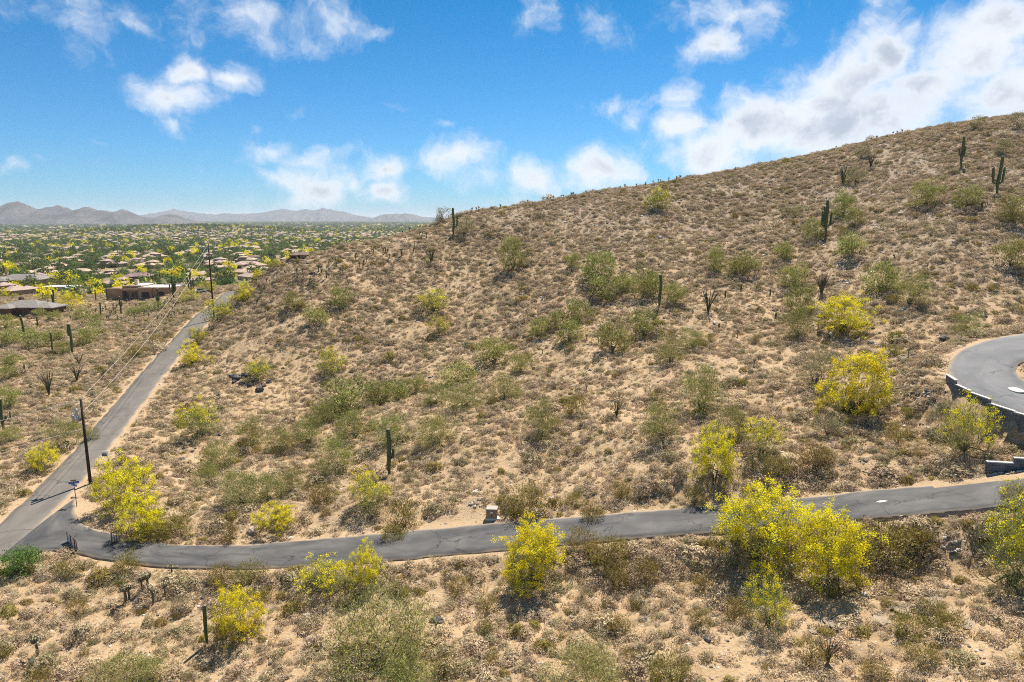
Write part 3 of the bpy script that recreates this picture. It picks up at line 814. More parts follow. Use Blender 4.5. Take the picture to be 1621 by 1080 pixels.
# green bushes by place
def many(lst, kind, label, group, name='palo_verde_bush', cat='bush'):
    for t in lst: plant(kind if len(t) == 4 else t[4], *t[:4], label, group, name, cat)
many([(350, 742, 58, 44), (330, 768, 44, 34), (382, 800, 72, 52), (425, 792, 62, 42), (462, 782, 44, 42), (400, 706, 52, 48), (442, 716, 54, 38), (490, 702, 58, 44), (545, 652, 78, 54), (562, 694, 66, 46), (512, 672, 50, 40),
      (530, 748, 68, 52), (630, 636, 44, 36), (660, 622, 38, 26), (600, 640, 46, 36), (726, 608, 62, 34), (690, 640, 44, 34), (736, 646, 62, 42), (800, 632, 58, 38), (782, 576, 62, 38), (824, 590, 40, 28), (852, 532, 38, 28),
      (902, 542, 44, 32), (916, 512, 52, 32), (880, 520, 34, 26), (958, 472, 62, 32), (1022, 468, 62, 40), (990, 462, 40, 28), (692, 702, 70, 46), (620, 704, 60, 44)],
     'G', 'pale green palo verde bush growing along the dry wash', 'palo verde bushes along the dry wash')
many([(970, 558, 54, 50), (1020, 532, 54, 40), (1062, 574, 48, 46), (1098, 552, 42, 32), (1110, 652, 80, 72), (1048, 694, 70, 56), (1156, 702, 62, 58), (856, 694, 62, 60), (910, 660, 38, 34, 'O'), (1068, 482, 44, 32), (1262, 536, 52, 48), (1268, 498, 50, 46), (1256, 452, 50, 32),
      (1290, 610, 70, 60, 'D'), (1440, 482, 60, 46), (1394, 462, 58, 46), (1530, 528, 44, 32), (1600, 422, 50, 42), (1500, 690, 50, 56, 'D'), (1310, 690, 60, 36, 'D')],
     'G', 'feathery green bush on the open middle slope', 'green bushes on the middle slope')
many([(812, 426, 44, 48), (946, 442, 62, 40), (906, 426, 30, 26), (1176, 436, 58, 34), (1132, 430, 32, 38), (1346, 406, 48, 36), (1334, 342, 38, 36), (1290, 380, 40, 32), (1352, 358, 34, 26), (1466, 327, 48, 40), (1530, 327, 44, 30), (1602, 350, 54, 40), (736, 372, 36, 26, 'D'), (700, 352, 30, 22, 'D'),
      (1365, 250, 24, 22, 'D'), (1545, 205, 26, 20, 'D'), (1355, 290, 30, 24, 'D'), (1585, 245, 30, 22, 'D'), (1610, 205, 26, 24, 'D'), (1260, 345, 26, 18, 'D'), (1240, 412, 34, 28), (540, 486, 38, 30), (465, 490, 34, 28), (500, 514, 38, 30)],
     'G', 'grey-green bush scattered on the upper hillside', 'bushes on the upper hillside')
many([(a, b, w * .78, h * .82) + tuple(k) for (a, b, w, h, *k) in [(16, 646, 44, 42), (20, 582, 40, 28), (106, 706, 66, 52), (16, 702, 44, 32), (145, 700, 30, 30), (140, 545, 50, 34), (150, 520, 44, 28), (20, 548, 50, 34), (60, 552, 56, 30), (85, 540, 40, 22), (240, 494, 60, 20), (215, 502, 36, 18), (130, 505, 40, 20), (62, 503, 30, 18), (85, 508, 30, 18), (45, 535, 36, 22),
      (100, 560, 36, 24), (10, 520, 44, 26), (250, 545, 36, 20, 'O'), (215, 565, 44, 26, 'O'), (15, 600, 40, 24)]],
     'G', 'green bush on the flat ground left of the long road', 'bushes left of the long road')
many([(112, 490, 44, 28, 'Y'), (300, 478, 34, 20, 'P'), (150, 456, 26, 16, 'Y'), (187, 450, 22, 15, 'Y'), (122, 458, 20, 13, 'P'), (62, 464, 24, 14, 'Y'), (24, 460, 24, 15, 'Y'), (10, 470, 22, 14, 'Y'), (330, 462, 30, 16, 'P'), (262, 437, 26, 9, 'Y'), (285, 437, 26, 10, 'Y'), (322, 447, 30, 14, 'P'), (362, 443, 30, 14, 'Y'), (345, 446, 26, 14, 'P'), (410, 440, 22, 14, 'Y'), (436, 425, 22, 14, 'P'), (40, 456, 18, 12, 'P'), (115, 424, 18, 9, 'Y'), (15, 428, 26, 14, 'Y')],
     'Y', 'yellow-flowering palo verde tree near the flat-roofed desert houses', 'yellow trees near the desert houses', 'palo_verde_tree', 'tree')
many([(396, 924, 54, 40), (350, 928, 44, 34), (206, 910, 44, 34), (842, 818, 64, 58), (812, 820, 40, 34), (640, 836, 54, 44), (625, 858, 44, 26), (960, 905, 66, 50), (982, 936, 48, 40), (1022, 926, 44, 40), (935, 826, 44, 30), (1410, 890, 96, 58), (1360, 880, 60, 44), (1455, 870, 50, 36), (1062, 1086, 66, 54),
      (925, 872, 60, 34), (1500, 1010, 50, 40), (1435, 1010, 60, 36), (1380, 1075, 50, 34), (275, 845, 60, 32), (250, 860, 40, 26), (505, 800, 40, 36), (365, 860, 30, 34), (112, 912, 40, 26), (420, 955, 30, 20), (1230, 760, 50, 34), (1290, 745, 56, 34), (1420, 705, 44, 34), (985, 790, 36, 26), (860, 880, 40, 30), (1100, 800, 40, 30), (1600, 800, 40, 34)],
     'O', 'olive-yellow creosote bush near the driveway', 'creosote bushes near the driveway', 'creosote_bush')

# small creosotes strewn over the slopes
def random_spots(n, seed, keep, sep=0.0, ymax=1080):
    r = np.random.default_rng(seed); out = []; tries = 0
    while len(out) < n and tries < n * 30:
        tries += 1
        px = r.uniform(-20, 1640); py = r.uniform(360, 1090)
        p = ground_hit(px, py)
        if p is None or p[1] > 230 or not keep(px, py, p, r): continue
        if road_gap(p[0], p[1]) < .6: continue
        if sep and any((p[0] - q[0]) ** 2 + (p[1] - q[1]) ** 2 < sep * sep for q in out): continue
        out.append(p)
    return out
for p in random_spots(130, 5, lambda a, b, p, r: True, 2.0):
    d = depth_of(p); w = random.uniform(.8, 1.9)
    plant('O' if random.random() < .75 else 'D', 0, 0, w * F / d, w * random.uniform(.55, .8) * F / d, 'small olive-brown creosote bush out on the stony slope', 'small creosotes on the slopes', 'creosote_bush', 'bush', loc=p)

# ------------------------------------------------------------------ dry shrub cover
def lattice(seed, dens):
    """candidate points over everything the photograph sees of the hill"""
    r = np.random.default_rng(seed); n = int(260 * 208 * dens)
    x = r.uniform(-110, 150, n); y = r.uniform(14, 232, n)
    far = r.uniform(-260, -60, n // 2), r.uniform(70, 330, n // 2)
    x = np.r_[x, far[0]]; y = np.r_[y, far[1]]
    u = x / (y * CP + 3) ; m = (np.abs(u) < 1.0)
    x, y = x[m], y[m]; return x, y, r
x, y, r = lattice(11, 3.0)
k_ = r.integers(20, len(dB) - 1, 560); od = (dB - dA)[k_, :2]; od /= np.linalg.norm(od, axis=1)[:, None]; so = np.abs(r.normal(0, 1.3, len(k_))) + .8
bx, by = (dB[k_, :2] + od * so[:, None] + r.normal(size=(len(k_), 2)) * .25).T          # thick brush on the driveway's lower bank
k_ = r.integers(8, len(hA) - 1, 420); od = (hA - hB)[k_, :2]; od /= np.linalg.norm(od, axis=1)[:, None]
hx_, hy_ = (hA[k_, :2] + od * (np.abs(r.normal(0, 2.2, len(k_))) + 1.1)[:, None]).T; bx = np.r_[bx, hx_]; by = np.r_[by, hy_]
nbk = len(bx); x = np.r_[x, bx]; y = np.r_[y, by]
z = ground_z(x, y); g = road_gap(x, y)
cover = .76 + 1.5 * fbm(x / 9., y / 9., 61, 3) + .7 * fbm(x / 2.2, y / 2.2, 62, 2)
edge_band = (g > .5) & (g < 2.2)
dpad = np.hypot((x - padp[0]) * .62, y - padp[1])
ok = (g > .45) & ((r.random(len(x)) < np.clip(cover, .1, 1)) | (np.arange(len(x)) >= len(x) - nbk)) & (dpad > 3.4)
# nothing grows in the bare flanks of the long road
mg = seg_dist(x, y, main_c)[0]; ok &= ~((mg < 3.4) & (r.random(len(x)) < .6)) & (mg > 2.4)
nbk = int(ok[-nbk:].sum()); x, y, z, g = x[ok], y[ok], z[ok], g[ok]
S = np.exp(r.normal(-.38, .42, len(x))) * np.where((g < 3) & (y < 60), 1.08, 1.0) * np.where(y > 110, 1.12, 1.0)
SZ = S * r.uniform(.7, 1.25, len(x))
DRY = [clump_mesh(300 + i, 'dry') for i in range(6)] + [clump_mesh(320 + i, 'greygreen') for i in range(2)] + [clump_mesh(330 + i, 'olive', L=.2) for i in range(1)]
bank = np.arange(len(x)) >= len(x) - nbk
kind = r.choice(9, len(x), p=[.14, .14, .14, .14, .14, .14, .055, .055, .05])
rot = r.random(len(x)) * 6.283
dist = np.sqrt(x * x + y * y + (CAMZ - z) ** 2)
inview = np.abs(x / (y * CP + (CAMZ - z) * SP)) < .74
show = S / dist * inview
py_ = (CAMZ - z) / y; inview &= py_ < .73; show *= (py_ < .73)
big = np.argsort(-show)[:300]
for i in big:
    obj('dry_shrub', DRY[kind[i]], loc=(x[i], y[i], z[i] - .04), rotz=float(rot[i]), scale=(S[i], S[i], SZ[i]), label='low rounded dry desert shrub on the near slope', cat='shrub', group='dry shrubs on the near slope')
rest = np.ones(len(x), bool); rest[big] = False
scatter('dry_shrubs', np.stack([x, y, z - .04], 1)[rest], rot[rest], np.stack([S, S, SZ], 1)[rest], kind[rest], DRY, 'dense cover of low dry shrubs over the hillside', 'shrubs')
print('dry shrubs', len(x))

# dry grass between the shrubs
def tuft_mesh(seed):
    r = np.random.default_rng(seed); n = 34; a = r.random(n) * 6.283; rr = .22 * np.sqrt(r.random(n)); hh = r.uniform(.06, .2, n)
    C = np.stack([np.cos(a) * rr, np.sin(a) * rr, hh * .5], 1); D = np.stack([np.cos(a) * .7, np.sin(a) * .7, np.ones(n)], 1) + r.normal(size=(n, 3)) * .35
    V, Fq, T = quads(C, D, hh * 1.3, .03, r, None, np.stack([np.cos(a), np.sin(a), np.full(n, .9)], 1)); return mesh_np('tuft', V, Fq, MATS['straw'], {'tint': T})
xg, yg, r = lattice(31, 1.9); gg = road_gap(xg, yg)
okg = (gg > .15) & (r.random(len(xg)) < np.clip(.62 + 1.3 * fbm(xg / 5., yg / 5., 66, 3), .1, 1)) & (np.hypot((xg - padp[0]) * .62, yg - padp[1]) > 3.0) & (seg_dist(xg, yg, main_c)[0] > 2.3)
xg, yg = xg[okg], yg[okg]; n = len(xg); sg = r.uniform(.6, 1.7, n)
scatter('dry_grass', np.stack([xg, yg, ground_z(xg, yg) - .02], 1), r.random(n) * 6.28, np.stack([sg, sg, sg * r.uniform(.7, 1.3, n)], 1), r.integers(0, 4, n), [tuft_mesh(350 + i) for i in range(4)], 'thin dry straw-coloured grass between the shrubs', 'grass')
print('grass', n)
# ------------------------------------------------------------------ stones
ROCKT = [rock_mesh(400 + i, 'rock_tan') for i in range(4)]; ROCKD = [rock_mesh(410 + i, 'rock_dark') for i in range(4)]; ROCKP = [rock_mesh(420 + i, 'rock_pale') for i in range(3)]
ROCKS = ROCKT + ROCKD + ROCKP
xr, yr, r = lattice(21, 1.0)
zr = ground_z(xr, yr); gr = road_gap(xr, yr); ok = gr > .25
xr, yr, zr = xr[ok], yr[ok], zr[ok]; n = len(xr)
s = np.exp(r.normal(-1.75, .5, n)) * np.where(zr > 12, 1.5, 1.0)
scatter('stones', np.stack([xr, yr, zr], 1), r.random(n) * 6.28, np.stack([s * r.uniform(.8, 1.4, n), s, s * .8], 1), r.choice(11, n, p=[.14] * 4 + [.05] * 4 + [.08] * 3), ROCKS, 'loose stones strewn over the slopes', 'stones')

def stone(px, py, wpx, kinds, label, group=None, name='boulder', cat='boulder', sq=.8):
    p = ground_hit(px, py)
    if p is None: return
    w = wpx * depth_of(p) / F; me = random.choice(kinds)
    obj(name, me, loc=(p[0], p[1], p[2] + (.12 * w if sq > .3 else -.02 * w)), rotz=random.random() * 6.28, scale=(w, w * random.uniform(.7, 1), w * sq), label=label, cat=cat, group=group)
stone(1494, 540, 20, ROCKD, 'dark boulder beside the hairpin road', sq=.6)
stone(1414, 557, 16, ROCKT, 'tan boulder above the loose grey stones', sq=.6)
stone(1405, 565, 11, ROCKP, 'pale stone above the loose grey stones')
stone(1438, 745, 10, ROCKD, 'small grey block-like stone on the slope beside the driveway')
stone(1463, 878, 16, ROCKD, 'dark round boulder in the stone heap on the near bank')
for px, py, w in [(366, 599, 14), (376, 601, 18), (389, 598, 19), (404, 604, 17), (383, 608, 11), (396, 612, 13), (371, 607, 10), (411, 620, 15), (426, 606, 11), (346, 628, 9), (418, 613, 10)]:
    stone(px, py, w, ROCKD, 'black weathered rock of the outcrop on the slope', 'black outcrop rocks', 'rock', 'rock')
for px, py, w in [(285, 705, 9), (292, 712, 8), (278, 716, 7), (288, 729, 11), (300, 700, 8), (268, 722, 7), (305, 716, 7)]:
    stone(px, py, w, ROCKD, 'dark rock in the cluster above the yellow junction tree', 'dark rocks above the junction', 'rock', 'rock')
for px, py, w in [(747, 800, 7), (752, 803, 8), (757, 799, 6), (744, 804, 6), (751, 797, 5), (760, 803, 5)]:
    stone(px, py, w, ROCKP, 'white stone in the small heap behind the utility cabinet', 'white stones by the cabinet', 'stone', 'stone')
r = np.random.default_rng(77)
for i in range(60):
    px = r.uniform(1430, 1530); py = 860 + r.normal(0, 9) + (px - 1480) * -.03 + 20 * abs(px - 1480) / 100
    stone(px, py + 6, r.uniform(5, 10), random.choice([ROCKD, ROCKT, ROCKP]), 'stone in the heap on the near bank below the driveway', 'stone heap on the near bank', 'stone', 'stone')
for i in range(170):
    t = r.random(); px = 1412 + 75 * t * r.random() + 20 * (1 - t) + r.normal(0, 12); py = 562 + 95 * t + r.normal(0, 7)
    if px > 1492: continue
    stone(px, py, r.uniform(4, 8), random.choice([ROCKD, ROCKD, ROCKP, ROCKT]), 'loose grey stone in the spill left of the retaining wall', 'loose stones left of the retaining wall', 'stone', 'stone')
for px, py in [(1590, 690), (1606, 694), (1618, 697), (1582, 684), (1570, 680)]:
    stone(px, py, r.uniform(8, 13), ROCKT, 'tan boulder at the foot of the retaining wall', 'boulders at the wall foot', 'boulder', 'boulder')
for i in range(16):
    stone(1565 + i * 4 + r.normal(0, 1), 755 - i * .5, r.uniform(4, 7), ROCKP + ROCKT, 'pale stone lining the driveway below the low wall', 'stones along the low wall', 'stone', 'stone')

SLAB = [rock_mesh(440 + i, 'slab') for i in range(3)]
for px, py, w in [(1490, 950, 80), (1440, 965, 60), (1400, 985, 46), (1330, 992, 60), (1370, 1000, 44), (1300, 1000, 40), (1540, 990, 50)]:
    stone(px, py, w, SLAB, 'flat slab of grey bedrock showing on the near slope', 'grey bedrock slabs', 'flat_rock', 'rock', .09)
# ------------------------------------------------------------------ cacti
def rib_tube(pts, rad, ribs=11, sub=2):
    """pleated cactus stem along a line, rounded at its end"""
    pts = np.asarray(pts, float); n = len(pts); k = ribs * sub; V = []
    for i in range(n):
        t = pts[min(i + 1, n - 1)] - pts[max(i - 1, 0)]; t /= np.linalg.norm(t) + 1e-9
        a = np.array([1.0, 0, 0]) if abs(t[0]) < .8 else np.array([0, 1.0, 0])
        u = np.cross(t, a); u /= np.linalg.norm(u); w = np.cross(t, u)
        for j in range(k):
            q = 2 * math.pi * j / k; rr = rad[i] * (1.0 if j % sub == 0 else .82)
            V.append(pts[i] + rr * (math.cos(q) * u + math.sin(q) * w))
    Fc = []
    for i in range(n - 1):
        for j in range(k):
            j2 = (j + 1) % k; Fc.append((i * k + j, i * k + j2, (i + 1) * k + j2, (i + 1) * k + j))
    Fc.append(tuple(range((n - 1) * k, n * k)))
    return np.array(V), Fc

def column(h, r0, lean=0.0, seed=0):
    r = np.random.default_rng(seed); m = 16; zz = np.linspace(-.1, h - r0, m)
    P = [np.array([lean * z * z / h + .012 * h * math.sin(z * 1.3 + seed), .01 * h * math.sin(z * .9 + seed * 2), z]) for z in zz]
    R = [r0 * (.62 + .38 * min(1, (z + .1) / (.35 * h))) * (1 + .05 * math.sin(z * 2.4 + seed)) for z in zz]
    for f in (.35, .65, .86, .98): P.append(P[m - 1] + np.array([0, 0, r0 * f])); R.append(r0 * math.sqrt(max(.02, 1 - f * f)))
    return P, R

def saguaro(px, py, hpx, arms, label, group=None, lean=0.0, thick=1.0, cat='cactus', loc=None, name='saguaro'):
    p = ground_hit(px, py) if loc is None else loc
    if p is None: return
    h = hpx * depth_of(p) / F * 1.03; r0 = min(.27, .042 * h) * thick
    o = obj(name, None, loc=p, label=label, cat=cat, group=group)
    P, R = column(h, r0, lean, len(PLANTED) + int(px))
    V, Fc = rib_tube(P, R); tr = obj('stem', mesh_np('stem', V, Fc, MATS['saguaro'], None, True), o)
    tp = P[-5]; V, Fc = rib_tube([tp + np.array([0, 0, f * r0]) for f in (.45, .75, .95, 1.03)], [r0 * .97, r0 * .74, r0 * .38, r0 * .1])
    obj('tip', mesh_np('tip', V, Fc, MATS['saguaro_tip'], None, True), tr)
    for (side, z0, out, up) in arms:                 # side: angle; start, reach and length as shares of the height
        a = side; c = np.array([math.cos(a), math.sin(a), 0.0]); ra = r0 * .72
        b = np.array(P[int(z0 * 15)]); L = out * h; U = up * h
        Q = [b + c * L * t + np.array([0, 0, 1]) * L * (.35 * t * t) for t in (0.0, .3, .6, .85)]
        e = Q[-1]; Q += [e + c * L * .15 + np.array([0, 0, L * .25])]
        e = Q[-1]; Q += [e + np.array([0, 0, U * t]) + c * .02 * h * t for t in (.15, .4, .7, .95)]
        Ra = [ra * .7, ra * .85, ra, ra, ra, ra, ra * 1.02, ra * .98, ra * .85]
        e = Q[-1]; Q += [e + np.array([0, 0, ra * f]) for f in (.5, .85, 1.0)]; Ra += [ra * .74, ra * .42, ra * .12]
        V, Fc = rib_tube(Q, Ra, 9); obj('arm', mesh_np('arm', V, Fc, MATS['saguaro'], None, True), o)
    return o
R0, L0 = 0.15, math.pi - .15
saguaro(617, 754, 76, [(R0, .45, .075, .14)], 'tall saguaro with one short arm on the slope above the driveway')
saguaro(328, 1020, 66, [], 'lone spear saguaro on the near slope below the driveway')
saguaro(1044, 491, 54, [], 'slim black spear saguaro at the head of the dry wash')
saguaro(718, 374, 42, [(R0, .38, .13, .34)], 'saguaro with one raised arm at the low end of the ridge', thick=1.0)
saguaro(1521, 266, 47, [(R0, .45, .08, .26), (L0, .42, .07, .2), (1.2, .5, .05, .35)], 'saguaro with arms held tight near the hill crest', thick=.95)
saguaro(1577, 311, 60, [(R0, .38, .13, .34), (L0, .40, .13, .26), (.6, .42, .08, .42), (2.5, .36, .10, .36)], 'candelabra saguaro with many arms on the upper slope', lean=.06, thick=.9)
saguaro(1306, 378, 58, [(R0, .36, .12, .30), (L0, .42, .04, .42), (2.6, .38, .09, .36)], 'saguaro with clustered arms rising from a green bush', thick=.95)
saguaro(115, 560, 46, [], 'thick spear saguaro, taller of the pair left of the road')
saguaro(84, 561, 34, [], 'spear saguaro beside the taller spear left of the road')
saguaro(109, 536, 22, [], 'short spear saguaro behind the pair left of the road', thick=1.2)
saguaro(39, 537, 37, [], 'thin leaning saguaro below the grey-roofed house', lean=-.06)
saguaro(192, 501, 31, [(R0, .55, .06, .1), (L0, .6, .05, .07)], 'saguaro with two stub arms in front of the flat-roofed tan house')
saguaro(251, 488, 30, [(R0, .4, .07, .2), (L0, .45, .06, .16)], 'saguaro in front of the garage of the flat-roofed tan house')
saguaro(170, 474, 24, [], 'short saguaro at the left corner of the flat-roofed tan house', thick=1.2)
saguaro(87, 491, 32, [(L0, .35, .06, .4)], 'double saguaro beside the yellow tree near the grey-roofed house')
saguaro(152, 477, 18, [], 'small saguaro left of the flat-roofed tan house', thick=1.2)
saguaro(275, 478, 40, [(R0, .4, .10, .28), (L0, .42, .09, .24), (1.0, .45, .06, .3)], 'many-armed saguaro at the right end of the flat-roofed tan house')
saguaro(303, 464, 34, [(L0, .2, .12, .5), (R0, .25, .10, .45), (2.4, .2, .2, .3)], 'saguaro clump with parallel stems beyond the tan house', thick=1.2)
saguaro(6, 682, 50, [(R0, .35, .10, .08)], 'thick saguaro with a budding arm at the bushes left of the road', thick=1.2)
saguaro(17, 668, 16, [], 'short stub saguaro next to the thick one', thick=1.6)
saguaro(1554, 332, 12, [], 'short barrel-like cactus below the candelabra saguaro', thick=2.6)
for px, py, h in [(40, 594, 11), (20, 640, 9), (160, 500, 14), (60, 520, 12), (205, 470, 12)]:
    saguaro(px, py, h * 1.5, [], 'small spear saguaro out on the flat left of the long road', 'small saguaros left of the road', thick=1.4)
for px, py in [(1138, 522), (1148, 470), (1219, 468), (1228, 505), (1173, 460)]:
    saguaro(px, py, 10, [], 'small barrel cactus on the middle slope', 'barrel cacti', thick=3.0, name='barrel_cactus')

def cholla_mesh(seed, h=1.0):
    r = np.random.default_rng(seed); mb = MB(); mb.tube([(0, 0, -.1), (.02, 0, h * .4), (0, .02, h * .8)], [.06, .07, .06], 6)
    for k in range(7):
        a = r.random() * 6.28; z = h * r.uniform(.55, .85); L = h * r.uniform(.16, .3)
        c = np.array([math.cos(a), math.sin(a), 0]); b = np.array([0, 0, z])
        mb.tube([b, b + c * L * .6 + np.array([0, 0, L * .3]), b + c * L * .8 + np.array([0, 0, L * .8])], [.055, .06, .035], 5)
    return mb.build('stem', MATS['cholla'], True)
def cholla_top(seed, h=1.0):
    r = np.random.default_rng(seed); n = 46
    C = np.stack([r.normal(0, .13 * h, n), r.normal(0, .13 * h, n), h * (.88 + r.normal(0, .09, n))], 1)
    V, Fq, T = quads(C, r.normal(size=(n, 3)), .14, .06, r); return mesh_np('joints', V, Fq, MATS['cholla_top'], {'tint': T})
CH = [(cholla_mesh(500 + i), cholla_top(500 + i)) for i in range(4)]
def cholla(p, h, label, group):
    a, b = random.choice(CH); o = obj('cholla', None, loc=p, rotz=random.random() * 6.28, scale=(h * .9, h * .9, h), label=label, cat='cactus', group=group)
    obj('stem', a, o); obj('joints', b, o)
# along the skyline
r = np.random.default_rng(91); cnt = 0
for px in np.arange(640, 1460, 5.0):
    px = px + r.normal(0, 6)
    py0 = float(np.interp(px, [640, 700, 750, 900, 1050, 1300, 1450, 1621], [368, 350, 333, 313, 289, 248, 218, 192])) - 20
    p = None
    for py in np.arange(py0, py0 + 60, 1.0):
        p = ground_hit(px, py)
        if p is not None and p[1] < 240: break
    if p is not None and p[1] < 240 and r.random() < (.30 + .45 * (math.sin(px / 23.) > .1) if px < 1080 else .16):
        cholla(p, r.uniform(.4, 1.35), 'small cholla cactus standing on the ridge skyline', 'chollas along the ridge'); cnt += 1
for i in range(70):
    px = r.uniform(390, 680); t = (px - 390) / 290; py = 452 - 84 * t + abs(r.normal(0, 20)) + 2
    p = ground_hit(px, py)
    if p is not None and p[1] < 230: cholla(p, r.uniform(.7, 1.6), 'small cholla cactus on the shoulder of the ridge', 'chollas on the ridge shoulder')
for i in range(90):
    p = ground_hit(r.uniform(110, 300), r.uniform(478, 510))
    if p is not None and road_gap(p[0], p[1]) > 1.5: cholla(p, r.uniform(.8, 1.6), 'small cholla cactus in front of the flat-roofed tan house', 'chollas by the tan house')
for i in range(45):
    p = ground_hit(r.uniform(300, 1600), r.uniform(400, 680))
    if p is not None and p[1] < 230 and road_gap(p[0], p[1]) > 1.5: cholla(p, r.uniform(.5, 1.1), 'small cholla cactus on the open hillside', 'chollas on the hillside')
for px, py, h in [(200, 962, 1.6), (243, 958, 1.3), (205, 955, 1.3), (262, 945, 1.0), (273, 918, 1.1), (226, 940, 1.3), (60, 1040, 1.4), (122, 1018, 1.0), (236, 942, 1.5)]:
    p = ground_hit(px, py); cholla(p, h, 'dark branching cholla on the near slope below the junction', 'chollas below the junction')

def ocotillo_mesh(seed, n=14):
    r = np.random.default_rng(seed); mb = MB()
    for k in range(n):
        a = 6.28 * k / n + r.normal(0, .3); s = r.uniform(.18, .5); c = np.array([math.cos(a), math.sin(a), 0]); h = r.uniform(.8, 1.1)
        mb.tube([(0, 0, -.05), c * s * .25 + np.array([0, 0, h * .4]), c * s * .7 + np.array([0, 0, h * .75]), c * s + np.array([0, 0, h])], [.022, .017, .013, .006], 4)
    return mb.build('stems', MATS['ocotillo'], True)
OC = [ocotillo_mesh(600 + i) for i in range(3)]
for px, py, h, lab in [(1121, 496, 38, 'ocotillo with fanned stems right of the black spear saguaro'), (683, 418, 26, 'dark ocotillo on the ridge shoulder'), (78, 626, 38, 'dark cholla-like ocotillo on the flat left of the road'), (122, 604, 30, 'pale ocotillo beside the long road'), (126, 580, 22, 'small ocotillo above the pale one beside the road'),
                       (1378, 268, 24, 'ocotillo on the upper right slope'), (1334, 290, 30, 'thin ocotillo left of the crest saguaro'), (1300, 470, 36, 'ocotillo above the low yellow tree'), (976, 660, 30, 'bare ocotillo in the middle slope'), (163, 600, 14, 'tiny ocotillo at the verge of the long road'), (690, 1000, 20, 'dry bare ocotillo near the large pale palo verde'), (1310, 1050, 44, 'thin bare bush of upright stems on the near slope')]:
    p = ground_hit(px, py); hh = h * depth_of(p) / F
    obj('ocotillo', random.choice(OC), loc=p, rotz=random.random() * 6, scale=hh, label=lab, cat='plant')
# dead branches
def dead(px, py, wpx, label):
    p = ground_hit(px, py); s = wpx * depth_of(p) / F; mb = MB(); r = np.random.default_rng(int(px))
    mb.tube([(-.5, 0, .12), (-.1, .05, .16), (.3, -.05, .25), (.5, 0, .5)], [.03, .05, .04, .015], 6)
    for k in range(5):
        b = np.array([r.uniform(-.3, .3), 0, .18]); e = b + r.normal(size=3) * np.array([.2, .2, .12]) + np.array([0, 0, .15]); mb.tube([b, (b + e) / 2 + r.normal(size=3) * .04, e], [.025, .018, .007], 5)
    obj('dead_branch', mb.build('dead_branch', MATS['bark'], True), loc=p, scale=s, rotz=.4, label=label, cat='branch')
dead(1022, 1052, 46, 'grey dead fallen branch lying on the near slope'); dead(1190, 690, 50, 'bare dead bush on the middle slope above the driveway')

# ------------------------------------------------------------------ street things
def up_scale(p, px): return px * depth_of(p) / F
# wooden poles
def pole(px, py, hpx, label, cross=True, trans=False, p=None):
    p = ground_hit(px, py) if p is None else p; h = up_scale(p, hpx) * 1.03
    o = obj('utility_pole', None, loc=p, label=label, cat='utility pole')
    mb = MB(); mb.tube([(0, 0, -.5), (0, 0, h * .5), (0, 0, h)], [.17, .145, .11], 10); sh = obj('shaft', mb.build('shaft', MATS['pole_wood'], True), o)
    if trans:
        for k, (dx, dz) in enumerate(((-.55, -1.25), (-.95, -1.9), (-.5, -2.0))):
            t = MB(); t.tube([(dx, -.1, h + dz - .28), (dx, -.1, h + dz + .22), (dx, -.1, h + dz + .28)], [.15, .16, .06], 10); t.tube([(dx, -.1, h + dz), (-.08, 0, h + dz)], .03, 5)
            b = MB(); b.tube([(dx, -.1, h + dz + .27), (dx, -.1, h + dz + .46)], [.035, .02], 6)
            tr = obj('transformer', t.build('transformer', MATS['grey_metal'], True), o); obj('bushing', b.build('bushing', MATS['sign_white'], True), tr)
        a = MB(); a.box((-.5, -.02, h - 1.62), (1.25, .09, .1)); obj('crossarm', a.build('crossarm', MATS['grey_metal']), o)
    else:
        i = MB(); i.tube([(0, 0, h - .02), (0, 0, h + .12), (0, 0, h + .2)], [.05, .06, .02], 8); obj('insulator', i.build('insulator', MATS['grey_metal'], True), o)
    return p, h
p1, h1 = pole(143.4, 768, 134, 'dark wooden pole with small grey transformers at the road junction', trans=True)
p2, h2 = pole(339, 508, 117, 'tall plain dark wooden pole beside the long road')
def wire(a, b, sag, rad, label, group='overhead wires'):
    ts = np.linspace(0, 1, 28); P = [a * (1 - t) + b * t - np.array([0, 0, sag * 4 * t * (1 - t)]) for t in ts]
    mb = MB(); mb.tube(P, rad, 5); obj('overhead_wire', mb.build('overhead_wire', MATS['wire'], True), label=label, cat='wire', group=group)
top1 = p1 + np.array([0, 0, h1 - .1]); top2 = p2 + np.array([0, 0, h2 - .05])
wire(top1 + np.array([-.1, 0, .1]), top2, 1.3, .016, 'pale wire strung between the two wooden poles')
wire(top1 + np.array([-.15, 0, -1.5]), top2 + np.array([-.12, 0, -1.2]), 1.5, .018, 'pale wire strung between the two wooden poles')
away = p1 + np.array([-24, -15, 0]); ga = float(ground_z(away[0], away[1]))
wire(top1, np.array([away[0], away[1], ga + 7.0]), .5, .02, 'wire leaving the transformer pole over the left verge', None)
wire(p1 + np.array([0, 0, h1 * .66]), np.array([away[0] + 1, away[1], ga + 4.0]), .4, .022, 'lower wire leaving the transformer pole over the left verge', None)
pb = at_Y(506, 407, 330); pole(0, 0, 34, 'slim pole far off beyond the ridge shoulder', p=np.array([pb[0], pb[1], float(ground_z(pb[0], pb[1]))]))
pb = at_Y(477, 415, 350); pole(0, 0, 28, 'slim pole left of the one beyond the ridge shoulder', p=np.array([pb[0], pb[1], float(ground_z(pb[0], pb[1]))]))
pb = at_Y(605, 370, 620); pole(0, 0, 24, 'far slim pole standing in the valley by the ridge', p=np.array([pb[0], pb[1], float(ground_z(pb[0], pb[1]))]))
